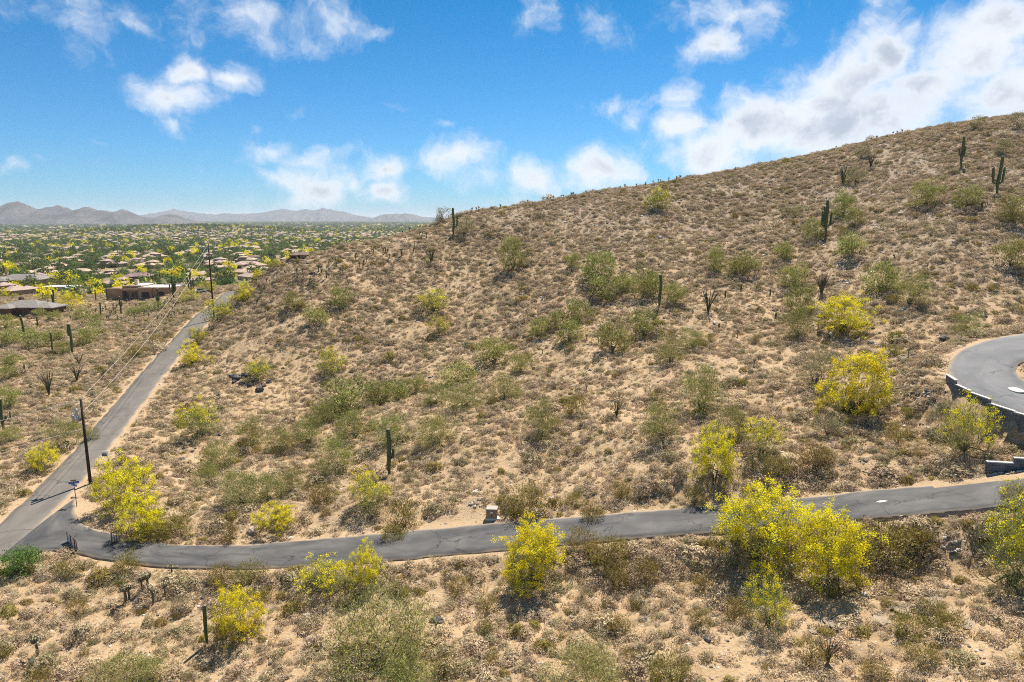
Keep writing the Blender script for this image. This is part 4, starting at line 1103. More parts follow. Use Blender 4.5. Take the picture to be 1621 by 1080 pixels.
pb = at_Y(254, 450, 330); pole(0, 0, 34, 'slim dark pole behind the flat-roofed tan house', p=np.array([pb[0], pb[1], float(ground_z(pb[0], pb[1]))]))

# street name sign
p = ground_hit(122, 804); h = up_scale(p, 42)
o = obj('street_sign', None, loc=p, label='street name sign with crossed blue blades at the junction', cat='sign')
mb = MB(); mb.tube([(0, 0, -.2), (-.03, 0, h)], .035, 6); obj('post', mb.build('post', MATS['gate_metal'], True), o)
for rz, z in ((.5, h - .12), (-.45, h - .36)):
    mb = MB(); mb.box((-.03, 0, z), (.85, .03, .2), rz, .006); bl = obj('sign_blade', mb.build('sign_blade', MATS['sign_blue']), o)
    for k in range(7):
        mb = MB(); x_ = -.28 + k * .09; mb.box((-.03 + x_ * math.cos(rz) + .018 * math.sin(rz), x_ * math.sin(rz) - .018 * math.cos(rz), z), (.035, .004, .08), rz)
        obj('lettering', mb.build('lettering', MATS['sign_white']), bl)
mb = MB(); mb.box((-.05, 0, h + .1), (.5, .03, .16), .2, .006); obj('sign_blade', mb.build('sign_blade', MATS['sign_brown']), o)
# sale sign
p = ground_hit(172, 733); h = up_scale(p, 20)
o = obj('yard_sign', None, loc=p, label='white yard-arm sale sign on the road verge above the junction', cat='sign')
mb = MB(); mb.box((0, 0, h / 2 - .1), (.1, .1, h + .2), 0, .01); obj('post', mb.build('post', MATS['sign_white']), o)
mb = MB(); mb.box((-.4, 0, h - .08), (.7, .08, .08), 0, .01); obj('arm', mb.build('arm', MATS['sign_white']), o)
mb = MB(); mb.box((-.38, 0, h - .42), (.6, .03, .5), 0, .005); pn = obj('panel', mb.build('panel', MATS['sign_white']), o)
mb = MB(); mb.box((-.38, -.02, h - .5), (.54, .01, .2)); obj('printed_band', mb.build('printed_band', MATS['sign_dark']), pn)
mb = MB(); mb.box((-.38, -.02, h - .30), (.40, .01, .05)); obj('printed_band', mb.build('printed_band', MATS['sign_dark']), pn)

# gate leaves
def gate(pa, pb_, h, label, panel):
    d = pb_ - pa; L = np.linalg.norm(d[:2]); rz = math.atan2(d[1], d[0])
    o = obj('gate', None, loc=pa, rotz=rz, label=label, cat='gate')
    for x_ in (0, L):
        mb = MB(); mb.tube([(x_, 0, -.3), (x_, 0, h + .05)], .05, 8); obj('post', mb.build('post', MATS['gate_metal'], True), o)
    for z in (.18, h):
        mb = MB(); mb.tube([(0, 0, z), (L, 0, z)], .035, 6); obj('rail', mb.build('rail', MATS['gate_metal'], True), o)
    if panel:
        k = 7
        for i in range(k):
            mb = MB(); x_ = (i + .5) * L / k; mb.box((x_, 0, .2 + (h - .22) / 2), (L / k * .9, .03, h - .26), 0, .005); obj('panel', mb.build('panel', MATS['gate_panel' if i % 3 != 1 else 'gate_rust']), o)
        for (x_, z, a, b) in ((.3, .75, .35, .3), (.95, .55, .4, .25), (1.5, .8, .3, .28), (2.1, .45, .4, .3)):
            if x_ + a / 2 < L:
                mb = MB(); mb.box((x_, -.025, z), (a, .012, b), 0, .003); obj('patch', mb.build('patch', MATS['gate_rust']), o)
    else:
        for i in range(1, 9):
            mb = MB(); x_ = i * L / 9; mb.tube([(x_, 0, .2), (x_, 0, h)], .02, 5); obj('bar', mb.build('bar', MATS['gate_metal'], True), o)
        for i in range(3):
            for s in (0, 1):
                mb = MB(); a, b = (.2, h) if s else (h, .2); mb.tube([(i * L / 3, .03, a), ((i + 1) * L / 3, .03, b)], .024, 5); obj('brace', mb.build('brace', MATS['gate_panel'], True), o)
        mb = MB(); mb.tube([(0, 0, h * .6), (L, 0, h * .6)], .02, 5); obj('rail', mb.build('rail', MATS['gate_metal'], True), o)
gate(ground_hit(123, 877), ground_hit(108.5, 863), 1.05, 'open gate leaf clad in white and rust-brown sheet at the junction', True)
a = ground_hit(178, 865); b = ground_hit(213, 853); gate(a, b, 1.1, 'open lattice gate leaf of dark metal bars below the yellow tree', False)

# utility cabinet on its pad
p = ground_hit(779, 823); w = up_scale(p, 17)
o = obj('utility_cabinet', None, loc=p, rotz=-.08, label='brown metal utility cabinet with pale lid on a concrete pad', cat='cabinet')
mb = MB(); mb.box((.08, .1, 0), (w * 1.35, w * 1.2, .2), 0, .02); obj('pad', mb.build('pad', MATS['concrete']), o)
mb = MB(); mb.box((0, 0, .1 + w * .42), (w, w * .85, w * .84), 0, .02); bd = obj('body', mb.build('body', MATS['cabinet']), o)
mb = MB(); mb.box((0, 0, .1 + w * .86), (w * 1.04, w * .9, .07), 0, .02); obj('lid', mb.build('lid', MATS['cabinet_lid']), o)
mb = MB(); mb.box((0, -w * .432, .1 + w * .55), (w * .2, .012, w * .16)); obj('notice', mb.build('notice', MATS['sign_white']), bd)
mb = MB(); mb.box((w * .02, -w * .435, .1 + w * .28), (.06, .03, .12)); obj('handle', mb.build('handle', MATS['dark_opening']), bd)
mb = MB(); mb.box((0, -w * .429, .1 + w * .42), (.012, .006, w * .74)); obj('door_seam', mb.build('door_seam', MATS['dark_opening']), bd)
p = ground_hit(803, 817); h = up_scale(p, 19)
o = obj('marker_post', None, loc=p, label='short pale grey marker post beside the utility cabinet', cat='post')
mb = MB(); mb.tube([(0, 0, -.1), (-.03, 0, h * .9), (-.03, 0, h)], [.07, .07, .03], 8); obj('shaft', mb.build('shaft', MATS['grey_metal'], True), o)
mb = MB(); mb.box((.05, -.06, h * .66), (.12, .02, .14)); obj('tag', mb.build('tag', MATS['sign_white']), o)

def manhole(px, py, wpx, label):
    p = ground_hit(px, py); r_ = up_scale(p, wpx) / 2
    # tilt with the road
    e = 1.0; gx = (ground_z(p[0] + e, p[1]) - ground_z(p[0] - e, p[1])) / 2; gy = (ground_z(p[0], p[1] + e) - ground_z(p[0], p[1] - e)) / 2
    o = obj('manhole', None, loc=(p[0], p[1], p[2] + .215), label=label, cat='manhole'); o.rotation_euler = (math.atan(gy), -math.atan(gx), 0)
    mb = MB(); mb.tube([(0, 0, -.1), (0, 0, .0), (0, 0, .012)], [r_, r_, r_ * .97], 28); obj('collar', mb.build('collar', MATS['manhole']), o)
    mb = MB(); mb.tube([(0, 0, 0), (0, 0, .02)], [r_ * .6, r_ * .58], 24); obj('cover', mb.build('cover', MATS['concrete']), o)
manhole(1397, 806, 21, 'pale round manhole set in the driveway'); manhole(1608, 621, 21, 'pale round manhole set in the hairpin road')

# retaining walls of stepped blockwork
def wall(A, tops, base_drop, label, courses, bl=.42):
    """A: ground line (n,3); tops: stepped top height per bay"""
    c0 = A.mean(0); o = obj('retaining_wall', None, loc=c0, label=label, cat='wall')
    d = np.r_[0, np.cumsum(np.linalg.norm(np.diff(A[:, :2], axis=0), axis=1))]; n = len(tops)
    for i in range(n):
        s0, s1 = d[-1] * i / n, d[-1] * (i + 1) / n
        q0 = np.array([np.interp(s0, d, A[:, k]) for k in range(3)]); q1 = np.array([np.interp(s1, d, A[:, k]) for k in range(3)])
        L = np.linalg.norm((q1 - q0)[:2]); rz = math.atan2(q1[1] - q0[1], q1[0] - q0[0]); top = tops[i]; m = (q0 + q1) / 2
        ch = .2; mb = MB(); k = 0; zt = top
        while zt > min(q0[2], q1[2]) - base_drop:
            x_ = -L / 2 - (bl / 2 if k % 2 else 0)
            while x_ < L / 2:
                a = max(x_, -L / 2); b = min(x_ + bl, L / 2)
                if b - a > .03: mb.box(((a + b) / 2, random.uniform(-.008, .008), zt - ch / 2), (b - a - .012, .2, ch - .012), 0, .01)
                x_ += bl
            zt -= ch; k += 1
        V = np.vstack(mb.V); c_, s_ = math.cos(rz), math.sin(rz); V = V @ np.array([[c_, s_, 0], [-s_, c_, 0], [0, 0, 1]]); V[:, :2] += m[:2] - c0[:2]; V[:, 2] -= c0[2]
        e = obj('blocks', mesh_np('blocks', V, mb.Fc, MATS['block']), o); e['kind'] = 'stuff'
        cb = MB(); cb.box((m[0] - c0[0], m[1] - c0[1], top + .045 - c0[2]), (L + .02, .26, .085), rz, .012); obj('cap', cb.build('cap', MATS['block_cap']), o)
sel = np.where((hA[:, 1] < 61.0) & (hA[:, 0] < 47))[0]; sel = sel[sel > np.argmin(hA[:, 0]) - 9]
ol = hA[sel] + (hA[sel] - hB[sel]) / np.linalg.norm((hA - hB)[sel], axis=1)[:, None] * .45
ol = ol[ol[:, 1] > 33]
nb_ = max(4, int(np.linalg.norm(np.diff(ol, axis=0), axis=1).sum() / 2.1)); tt = np.linspace(0, len(ol) - 1, nb_ + 1)
tops = [float(np.interp((tt[i] + tt[i + 1]) / 2, np.arange(len(ol)), ol[:, 2])) + .42 - .12 * (i % 2) for i in range(nb_)]
wall(ol, tops, 2.4, 'long stepped grey block retaining wall holding up the hairpin road', 8)
lw = dA[(dA[:, 0] > 33.6) & (dA[:, 0] < 46)]; lw = lw + (lw - dB[(dA[:, 0] > 33.6) & (dA[:, 0] < 46)]) / np.linalg.norm((dA - dB)[(dA[:, 0] > 33.6) & (dA[:, 0] < 46)], axis=1)[:, None] * .7
nb_ = 7; tt = np.linspace(0, len(lw) - 1, nb_ + 1)
wall(lw, [float(np.interp(tt[i + 1], np.arange(len(lw)), lw[:, 2])) + .75 + .02 * i for i in range(nb_)], .4, 'low stepped dark block wall beside the driveway', 4)
# ------------------------------------------------------------------ houses
def hip(mb, cx, cy, lx, ly, z0, zr, ov=.6, rz=0.0):
    """hipped roof over a lx by ly plan, with eave thickness"""
    hx, hy = lx / 2 + ov, ly / 2 + ov; k = min(hx, hy); e = .22
    rx, ry = (hx - k, 0) if hx > hy else (0, hy - k)
    V = [(-hx, -hy, z0), (hx, -hy, z0), (hx, hy, z0), (-hx, hy, z0), (-hx, -hy, z0 + e), (hx, -hy, z0 + e), (hx, hy, z0 + e), (-hx, hy, z0 + e), (-rx, -ry, zr), (rx, ry, zr)]
    V = np.array(V) + np.array([cx, cy, 0])
    Fc = [(3, 2, 1, 0), (0, 1, 5, 4), (1, 2, 6, 5), (2, 3, 7, 6), (3, 0, 4, 7)]
    if hx > hy: Fc += [(4, 5, 9, 8), (6, 7, 8, 9), (5, 6, 9), (7, 4, 8)]
    else: Fc += [(5, 6, 9, 8), (7, 4, 8, 9), (4, 5, 8), (6, 7, 9)]
    mb.add(V, Fc)

def house_kind(seed, wallm, roofm):
    """plan of two or three wings, ~22 m long; returns meshes and openings"""
    r = np.random.default_rng(seed); w = MB(); f = MB(); h = 3.0
    wings = [(0, 0, 20, 11, 3.0), (r.uniform(-6, -4), -7, 8, 9, 3.0), (r.uniform(4, 7), r.choice([-7, 7]), 7.5, 9, 3.2)]
    if seed % 4 == 0: wings.append((2, 1, 8, 8, 5.6))
    for i, (cx, cy, lx, ly, hh) in enumerate(wings):
        w.box((cx, cy, hh / 2 - .6 + .003 * i), (lx, ly, hh + 1.2)); hip(f, cx, cy, lx, ly, hh + .013 * i, hh + min(lx, ly) * .2 + .4)
    op = []
    cx, cy, lx, ly, hh = wings[1]; op.append(('garage_door', cx, cy - ly / 2 - .03, 5.0, 2.3, 1.15))
    for x_ in (0.5, 8.2): op.append(('window', x_, -5.5 - .03, 1.8, 1.3, 1.6))
    for x_ in (-8, -3, 3, 8): op.append(('window', x_, 5.53, 1.6, 1.3, 1.6))
    return w.build('wall', MATS[wallm]), f.build('roof', MATS[roofm]), op, w, f
HK = [house_kind(700 + i, wm, rm) for i, (wm, rm) in enumerate([('stucco_tan', 'roof_tan'), ('stucco_cream', 'roof_pink'), ('stucco_tan', 'roof_brown'), ('stucco_cream', 'roof_tan'), ('stucco_tan', 'roof_pink'), ('stucco_brown', 'roof_mauve'), ('stucco_tan', 'roof_grey'), ('stucco_cream', 'roof_brown')])]
win_m = {}
def opening(kind, w, h):
    if (kind, w, h) not in win_m:
        mb = MB(); mb.box((0, 0, 0), (w, .08, h), 0, .02); win_m[kind, w, h] = mb.build(kind, MATS['dark_opening' if kind == 'garage_door' else 'glass'])
    return win_m[kind, w, h]
def house(p, k, rz, s, label, group=None, detail=True):
    w, f, op = HK[k][:3]
    o = obj('house', None, loc=p, rotz=rz, scale=s, label=label, cat='house', group=group)
    obj('wall', w, o); obj('roof', f, o)
    for (kind, x_, y_, ww, hh, z_) in (op if detail else op[:1]): obj(kind, opening(kind, ww, hh), o, (x_, y_, z_))
    HOUSES.append((p[0], p[1])); return o
HOUSES = []
for px, py, wpx, k, rz, lab in [(38, 452, 84, 6, .1, 'long tan-roofed house nearest the white flat building'), (70, 437, 52, 0, -.1, 'orange-tan tiled house with green tree before its wall'), (128, 434, 42, 3, .2, 'cream house with tan roof beyond the dark wall'), (172, 438, 40, 4, .0, 'two-storey dark-walled house with hipped roof above the yellow trees'),
                               (220, 443, 52, 5, .15, 'long mauve-roofed house behind the flat-roofed tan house'), (40, 424, 40, 2, .3, 'brown square house among yellow trees'), (345, 420, 44, 4, -.2, 'pink-roofed house beyond the road crest'), (392, 424, 50, 1, .1, 'wide pink-roofed house beside the ridge shoulder'), (475, 408, 38, 2, .2, 'large brown-roofed house just beyond the ridge shoulder'), (100, 418, 40, 0, .1, 'tan-roofed house behind the cream one')]:
    p = ground_hit(px, py)
    if p is None: continue
    house(p, k, rz, wpx * depth_of(p) / F / 26, lab)

# flat-roofed adobe house
p = ground_hit(222, 474) + np.array([0, 0, .8]); s = depth_of(p) / F * 97 / 23.4
o = obj('adobe_house', None, loc=p, scale=s, rotz=.06, label='tan flat-roofed adobe house with dark garage doors left of the long road', cat='house')
def part(name, m, boxes, par=o, bev=.06):
    mb = MB()
    for c, sz in boxes: mb.box(c, sz, 0, bev)
    return obj(name, mb.build(name, MATS[m]), par)
X0 = -11.7
part('wall', 'stucco_tan', [((X0 + 2.5, 5, 1.2), (5, 11, 4.4)), ((X0 + 8.5, 7, 1.6), (7, 12, 5.2)), ((X0 + 14.3, 5, 1.35), (4.6, 12.5, 4.7)), ((X0 + 20, 5.6, 1.3), (6.8, 12, 4.6))])
part('porch', 'stucco_tan', [((X0 + 8.5, .4, 2.9), (7.4, 2.2, .7)), ((X0 + 5.3, -.5, .9), (.5, .5, 3.6)), ((X0 + 11.6, -.5, .9), (.5, .5, 3.6))])
part('parapet', 'stucco_cream', [((X0 + 8.5, 1.15, 4.3), (7.2, .5, .35)), ((X0 + 14.3, -1.1, 3.78), (4.8, .5, .35)), ((X0 + 20, -.25, 3.68), (7, .5, .3)), ((X0 + 2.5, -.4, 3.5), (5.2, .5, .3)), ((X0 + 20, 11.4, 3.8), (7, .5, .5)), ((X0 + 8.5, 12.9, 4.4), (7.2, .5, .6))])
part('roof', 'roof_white', [((X0 + 20, 5.6, 3.62), (6.4, 11.2, .06)), ((X0 + 14.3, 6, 3.72), (4.2, 10, .06)), ((X0 + 9.5, 8, 4.22), (4.6, 8, .06))], bev=.01)
part('chimney', 'stucco_cream', [((X0 + 8.2, 6, 5.0), (1.2, 1.2, 2.4))])
for xx, ww in ((X0 + 14.4, 2.9), (X0 + 19.6, 2.6)):
    part('garage_door', 'dark_opening', [((xx, -1.28 if xx < X0 + 17 else -.43, .95), (ww, .1, 2.3))], bev=.01)
for xx, ww in ((X0 + 6.3, 1.4), (X0 + 9.6, 2.8)): part('window', 'glass', [((xx, .96, 1.0), (ww, .1, 2.0))], bev=.01)
part('door', 'dark_opening', [((X0 + 23.45, 3.0, 1.0), (.1, 1.0, 2.1))], bev=.01)
# grey-roofed house at the left
p = ground_hit(42, 501); s = depth_of(p) / F * 112 / 23
o = obj('brown_house', None, loc=p, scale=s, rotz=-.05, label='dark brown house with grey hipped roof and chimney among desert shrubs', cat='house')
mb = MB(); mb.box((-2, 4, .7), (14, 9, 4.2)); mb.box((-6, 0, .7), (6, 6, 4.19)); mb.box((5, 3, .69), (8, 7, 4.1)); obj('wall', mb.build('wall', MATS['stucco_brown']), o)
mb = MB(); hip(mb, -2, 4, 14, 9, 2.8, 4.9); hip(mb, -6, 0, 6, 6, 2.79, 4.2); hip(mb, 5, 3, 8, 7, 2.77, 4.3); rf = obj('roof', mb.build('roof', MATS['roof_grey']), o)
mb = MB(); mb.box((-5, 5, 4.9), (1.1, 1.1, 1.6), 0, .05); obj('chimney', mb.build('chimney', MATS['stucco_brown']), rf)
for xx, yy in ((-1, -.56), (2.0, -.56), (-6, -3.06), (5.5, -.56)): obj('window', opening('window', 1.8, 1.3), o, (xx, yy, 1.5))
# long white flat-roofed building
p = ground_hit(95, 461); s = depth_of(p) / F * 52 / 20
o = obj('white_building', None, loc=p, scale=s, rotz=.12, label='low white flat-roofed building among yellow trees', cat='building')
part('wall', 'stucco_cream', [((0, 3, .8), (18, 6, 3.6)), ((7, 1, .5), (5, 6, 3.0))], o); part('roof', 'roof_white', [((0, 3, 2.75), (19, 7.4, .25)), ((7, .6, 2.15), (6, 7, .22))], o, .03)
for xx in (-6, -2, 2): obj('window', opening('window', 1.6, 1.3), o, (xx, -.05, 1.5))
# white car by the tan house
p = ground_hit(318, 463); o = obj('parked_car', None, loc=p, rotz=.3, label='white car parked on the lot beyond the tan house', cat='car')
mb = MB(); mb.box((0, 0, .62), (4.4, 1.8, .62), 0, .16); obj('body', mb.build('body', MATS['roof_white']), o)
mb = MB(); mb.box((-.2, 0, 1.12), (2.3, 1.6, .55), 0, .22); obj('cabin', mb.build('cabin', MATS['glass']), o)
for a in (-1.4, 1.4):
    for b in (-.82, .82):
        mb = MB(); mb.tube([(a, b - .1, .32), (a, b + .1, .32)], .32, 12); obj('wheel', mb.build('wheel', MATS['dark_opening']), o)

# ------------------------------------------------------------------ the town in the valley
r = np.random.default_rng(808)
def in_view(n, r0, r1):
    a = r.uniform(math.radians(-43), math.radians(1), n); d = np.sqrt(r.uniform(r0 ** 2, r1 ** 2, n)); return np.sin(a) * d, np.cos(a) * d, d
hx, hy, hd = in_view(9000, 395, 2300)
grid = {}; keep = []
dens_h = .42 + 1.7 * fbm(hx / 150., hy / 150., 71, 3)
kx, ky = at_Y(300, 360, 2300)[:2]
for i in np.argsort(hd):
    if r.random() > dens_h[i]: continue
    if ((hx[i] - kx) / 420) ** 2 + ((hy[i] - ky) / 330) ** 2 < 1: continue
    sp = 29 if hd[i] < 900 else 31; c = (int(hx[i] // sp), int(hy[i] // sp))
    if any((hx[i] - hx[j]) ** 2 + (hy[i] - hy[j]) ** 2 < sp * sp for dx in (-1, 0, 1) for dy in (-1, 0, 1) for j in grid.get((c[0] + dx, c[1] + dy), [])): continue
    if any((hx[i] - q[0]) ** 2 + (hy[i] - q[1]) ** 2 < 30 ** 2 for q in HOUSES[:10]): continue
    # hidden behind the hill?
    grid.setdefault(c, []).append(i); keep.append(i)
keep = np.array(keep); hx, hy, hd = hx[keep], hy[keep], hd[keep]; hz = ground_z(hx, hy)
def visible(x, y, z):
    ts = np.linspace(.1, .93, 60); return (CAMZ + (z + 4 - CAMZ) * ts > ground_z(x * ts, y * ts) - .5).all()
vis = np.array([visible(a, b, c) for a, b, c in zip(hx, hy, hz)])
hx, hy, hz, hd = hx[vis], hy[vis], hz[vis], hd[vis]; n = len(hx)
hk = r.choice(8, n, p=[.22, .2, .1, .16, .18, .03, .04, .07]); hr = np.round(fbm(hx / 220., hy / 220., 73, 2) * 8) * .4 + r.choice(4, n) * math.pi / 2 + r.normal(0, .08, n)
names = ['tan-roofed', 'pink-tiled', 'brown-roofed', 'cream tan-roofed', 'tan and pink-tiled', 'mauve-roofed', 'grey-roofed', 'cream brown-roofed']
N1 = min(n, 285); print('houses', n)
for i in range(N1):
    house((hx[i], hy[i], hz[i]), int(hk[i]), float(hr[i]), float(r.uniform(.62, .9)), names[hk[i]] + ' house in the valley suburb', names[hk[i]] + ' valley houses', hd[i] < 620)
def joined_house(k):
    w, f = HK[k][3], HK[k][4]; V = np.vstack(w.V + f.V); Fc = w.Fc + [[i + w.n for i in q] for q in f.Fc]
    me = mesh_np('house', V, Fc, [HK[k][0].materials[0], HK[k][1].materials[0]])
    me.polygons.foreach_set('material_index', np.array([0] * len(w.Fc) + [1] * len(f.Fc), np.int32)); return me
JH = [joined_house(k) for k in range(8)]
x2, y2, d2 = in_view(3400, 2200, 9500); ok = (fbm(x2 / 420., y2 / 420., 75, 3) > -.09) & ~((((x2 - kx) / 420) ** 2 + ((y2 - ky) / 330) ** 2) < 1); x2, y2 = x2[ok], y2[ok]
X_ = np.r_[hx[N1:], x2]; Y_ = np.r_[hy[N1:], y2]; m = len(X_)
sc_ = np.r_[np.ones(n - N1), r.uniform(1, 1.6, len(x2))]
scatter('far_houses', np.stack([X_, Y_, ground_z(X_, Y_)], 1), r.random(m) * 6.28, np.stack([sc_, sc_, np.ones(m)], 1), r.choice(8, m, p=[.22, .2, .1, .16, .18, .03, .04, .07]), JH, 'mass of far suburb houses spreading across the valley', 'houses')

# valley trees
def vtree(seed, mat, bl): return tree_shape(seed, 7.0, 5.2, 26, 13, mat, bloom=bl, leaf_len=.95, leaf_w=.62, stems=3, nb=14, bark='bark_dark')
def big_bloom(me):   # larger flower masses for trees far away
    return me
VG = [vtree(900 + i, 'valley_green', 0) for i in range(4)]
def vyellow(seed):
    t, c, _ = tree_shape(seed, 6.5, 4.8, 24, 14, 'pv_yellow', leaf_len=.8, leaf_w=.6, stems=3, bark='bark_dark'); return t, c, None
VY = [vyellow(920 + i) for i in range(2)]
VP = [tree_shape(930 + i, 6.0, 4.2, 24, 13, 'fresh_green', leaf_len=.85, leaf_w=.55, stems=3, bark='bark_dark') for i in range(2)]
VO = [tree_shape(940 + i, 5.0, 3.2, 22, 12, 'pv_green', leaf_len=.7, leaf_w=.45, stems=3, bark='bark_dark') for i in range(2)]
tx, ty, td = in_view(60000, 300, 3800)
dt = .78 + 1.5 * fbm(tx / 60., ty / 60., 81, 3) + .9 * fbm(tx / 300., ty / 300., 82, 2); ok = (r.random(len(tx)) < np.clip(dt, .06, 1) * np.where(td < 420, .35, 1)) & (seg_dist(tx, ty, main_c)[0] > 4)
tx, ty, td = tx[ok], ty[ok], td[ok]
for q in bpy.data.objects:
    if q.name in ('adobe_house', 'brown_house', 'white_building'): HOUSES += [(q.location.x + a, q.location.y + b) for a in (-11, 0, 11) for b in (-24, -12, 3)]
nh = np.array(HOUSES + list(zip(hx[N1:], hy[N1:])))
clear = np.array([((nh[:, 0] - a) ** 2 + (nh[:, 1] - b) ** 2).min() > 9.0 ** 2 for a, b in zip(tx, ty)]); tx, ty, td = tx[clear], ty[clear], td[clear]
extra = r.choice(len(tx), len(tx)); o_ = np.argsort(td); tx, ty, td = tx[o_], ty[o_], td[o_]; tz = ground_z(tx, ty)
VALL = VG + VY + VP + VO; vk = r.choice(10, len(tx), p=[.12, .12, .12, .12, .045, .045, .12, .12, .095, .095]); vs = r.uniform(.65, 1.35, len(tx))
vname = ['dark green leafy'] * 4 + ['yellow-flowering'] * 2 + ['bright green'] * 2 + ['pale olive'] * 2
ind = []
for i in range(len(tx)):
    if len(ind) >= 300: break
    if visible(tx[i], ty[i], tz[i]): ind.append(i)
for i in ind:
    t, c, b = VALL[vk[i]]; nm = vname[vk[i]]
    o = obj('valley_tree', None, loc=(tx[i], ty[i], tz[i]), rotz=float(r.random() * 6.28), scale=float(vs[i]), label=nm + ' tree in the valley near the first houses', cat='tree', group=nm + ' valley trees'); obj('trunk', t, o); obj('crown', c, o)
rest = np.setdiff1d(np.arange(len(tx)), ind); m = len(rest)
scatter('far_trees', np.stack([tx, ty, tz], 1)[rest], r.random(m) * 6.28, np.stack([vs, vs, vs], 1)[rest], vk[rest], [v[1] for v in VALL], 'mass of trees between the houses of the valley suburb', 'trees')
x3, y3, d3 = in_view(14000, 3700, 13000); m = len(x3); s3 = r.uniform(1.2, 2.6, m)
scatter('distant_trees', np.stack([x3, y3, ground_z(x3, y3)], 1), r.random(m) * 6.28, np.stack([s3 * 1.5, s3 * 1.5, s3], 1), r.choice(10, m, p=[.18, .18, .18, .18, .02, .02, .06, .06, .06, .06]), [v[1] for v in VALL], 'far-off band of trees across the valley floor', 'trees')
print('valley trees', len(tx), len(ind))

# ------------------------------------------------------------------ mountains
def range_mesh(name, Y0, depth, outline, base_z, seed, mat, nx=260, nyy=41):
    ol_ = np.array([at_Y(px, py, Y0) for px, py in outline]); xs = np.linspace(ol_[0, 0], ol_[-1, 0], nx)
    H = np.interp(xs, ol_[:, 0], ol_[:, 2]) - base_z
    for _ in range(1): H[1:-1] = .25 * H[:-2] + .5 * H[1:-1] + .25 * H[2:]
    H = np.maximum(H, 0) * (1 + .16 * fbm(xs / (depth * .035), xs * 0 + seed, seed + 9, 3))
    t = np.linspace(0, 1, nyy); Xg, Tg = np.meshgrid(xs, t); Hg = np.broadcast_to(H, Xg.shape)
    sl = depth * .5
    wob = (fbm(Xg / (depth * .11), Tg * 5 + 3, seed, 4)) * .9
    prof = np.clip(1 - np.abs(2 * Tg - 1), 0, 1)
    rid = 1 - 3.0 * np.abs(fbm(Xg / (depth * .07) + 3 * Tg, Tg * 2.5, seed + 5, 4)) - .35
    z = base_z - 6 + (Hg + 6) * np.clip(prof ** 1.5 + (1 - prof) * prof * (1.3 * wob + .9 * rid), 0, 1)
    Yg = Y0 - depth / 2 + depth * Tg
    V = np.stack([Xg, Yg, z], -1).reshape(-1, 3); ii = np.arange(nx * nyy).reshape(nyy, nx)
    Fq = np.stack([ii[:-1, :-1], ii[:-1, 1:], ii[1:, 1:], ii[1:, :-1]], -1).reshape(-1, 4)
    return obj(name, mesh_np(name, V, Fq, mat, None, True), kind='structure')
m, t, b = mat_base('mountain'); tc = nd(t, 'ShaderNodeTexCoord'); P = tc.outputs['Object']
c = mixc(t, maprange(t, noise(t, P, .006, 6, .65), .38, .62), (.072, .066, .066), (.135, .118, .112)); c = mixc(t, mth(t, 'MULTIPLY', maprange(t, noise(t, P, .03, 5, .7), .45, .62), .7), c, (.065, .065, .042)); t.links.new(c, b.inputs['Base Color'])
range_mesh('mountain_range', 5600, 1100, [(-420, 352), (-260, 338), (-150, 335), (-60, 330), (0, 325), (14, 322), (27, 318), (42, 325), (60, 332), (72, 327), (90, 325), (104, 329), (118, 335), (128, 330), (138, 327), (152, 332), (168, 333), (182, 337), (190, 332), (196, 330), (205, 334), (214, 340), (230, 344), (245, 345), (258, 341), (268, 339), (280, 340), (292, 345), (312, 350), (335, 354)], -20.3, 41, m)
range_mesh('far_mountain_range', 13000, 2200, [(180, 349), (220, 341), (250, 336), (275, 331), (292, 334), (312, 337), (340, 340), (355, 337), (375, 339), (400, 338), (420, 336), (436, 333), (448, 331), (462, 334), (480, 331), (496, 333), (511, 329), (530, 333), (548, 336), (565, 341), (585, 344), (600, 346), (640, 348)], -20.3, 51, m)
range_mesh('far_mesa', 11000, 1500, [(570, 350), (590, 345), (604, 340), (622, 338.5), (640, 338), (655, 340), (668, 343), (700, 346), (760, 350)], -20.3, 61, m)

# ------------------------------------------------------------------ air
hm = bpy.data.materials.new('haze_air'); hm.use_nodes = True; t = hm.node_tree; t.nodes.clear()
ho = nd(t, 'ShaderNodeOutputMaterial'); pv = nd(t, 'ShaderNodeVolumePrincipled')
pv.inputs['Color'].default_value = (.78, .88, 1.0, 1); pv.inputs['Density'].default_value = 5.2e-5; pv.inputs['Anisotropy'].default_value = .0
t.links.new(pv.outputs[0], ho.inputs['Volume'])
hb = MB(); zlo = float(GZ.min()) - 1.0; hb.box(((XS[0] + XS[-1]) / 2, (YS[0] + YS[-1]) / 2, (zlo + 285) / 2), (XS[-1] - XS[0] + 200, YS[-1] - YS[0] + 200, 285 - zlo))
print('tops', max((o.matrix_basis @ Vector(c)).z for o in bpy.data.objects if o.type == 'MESH' and o.parent is None and o.name != 'haze' for c in o.bound_box))
obj('haze', hb.build('haze', hm), kind='stuff', label='pale blue haze filling the air over the valley', cat='haze')

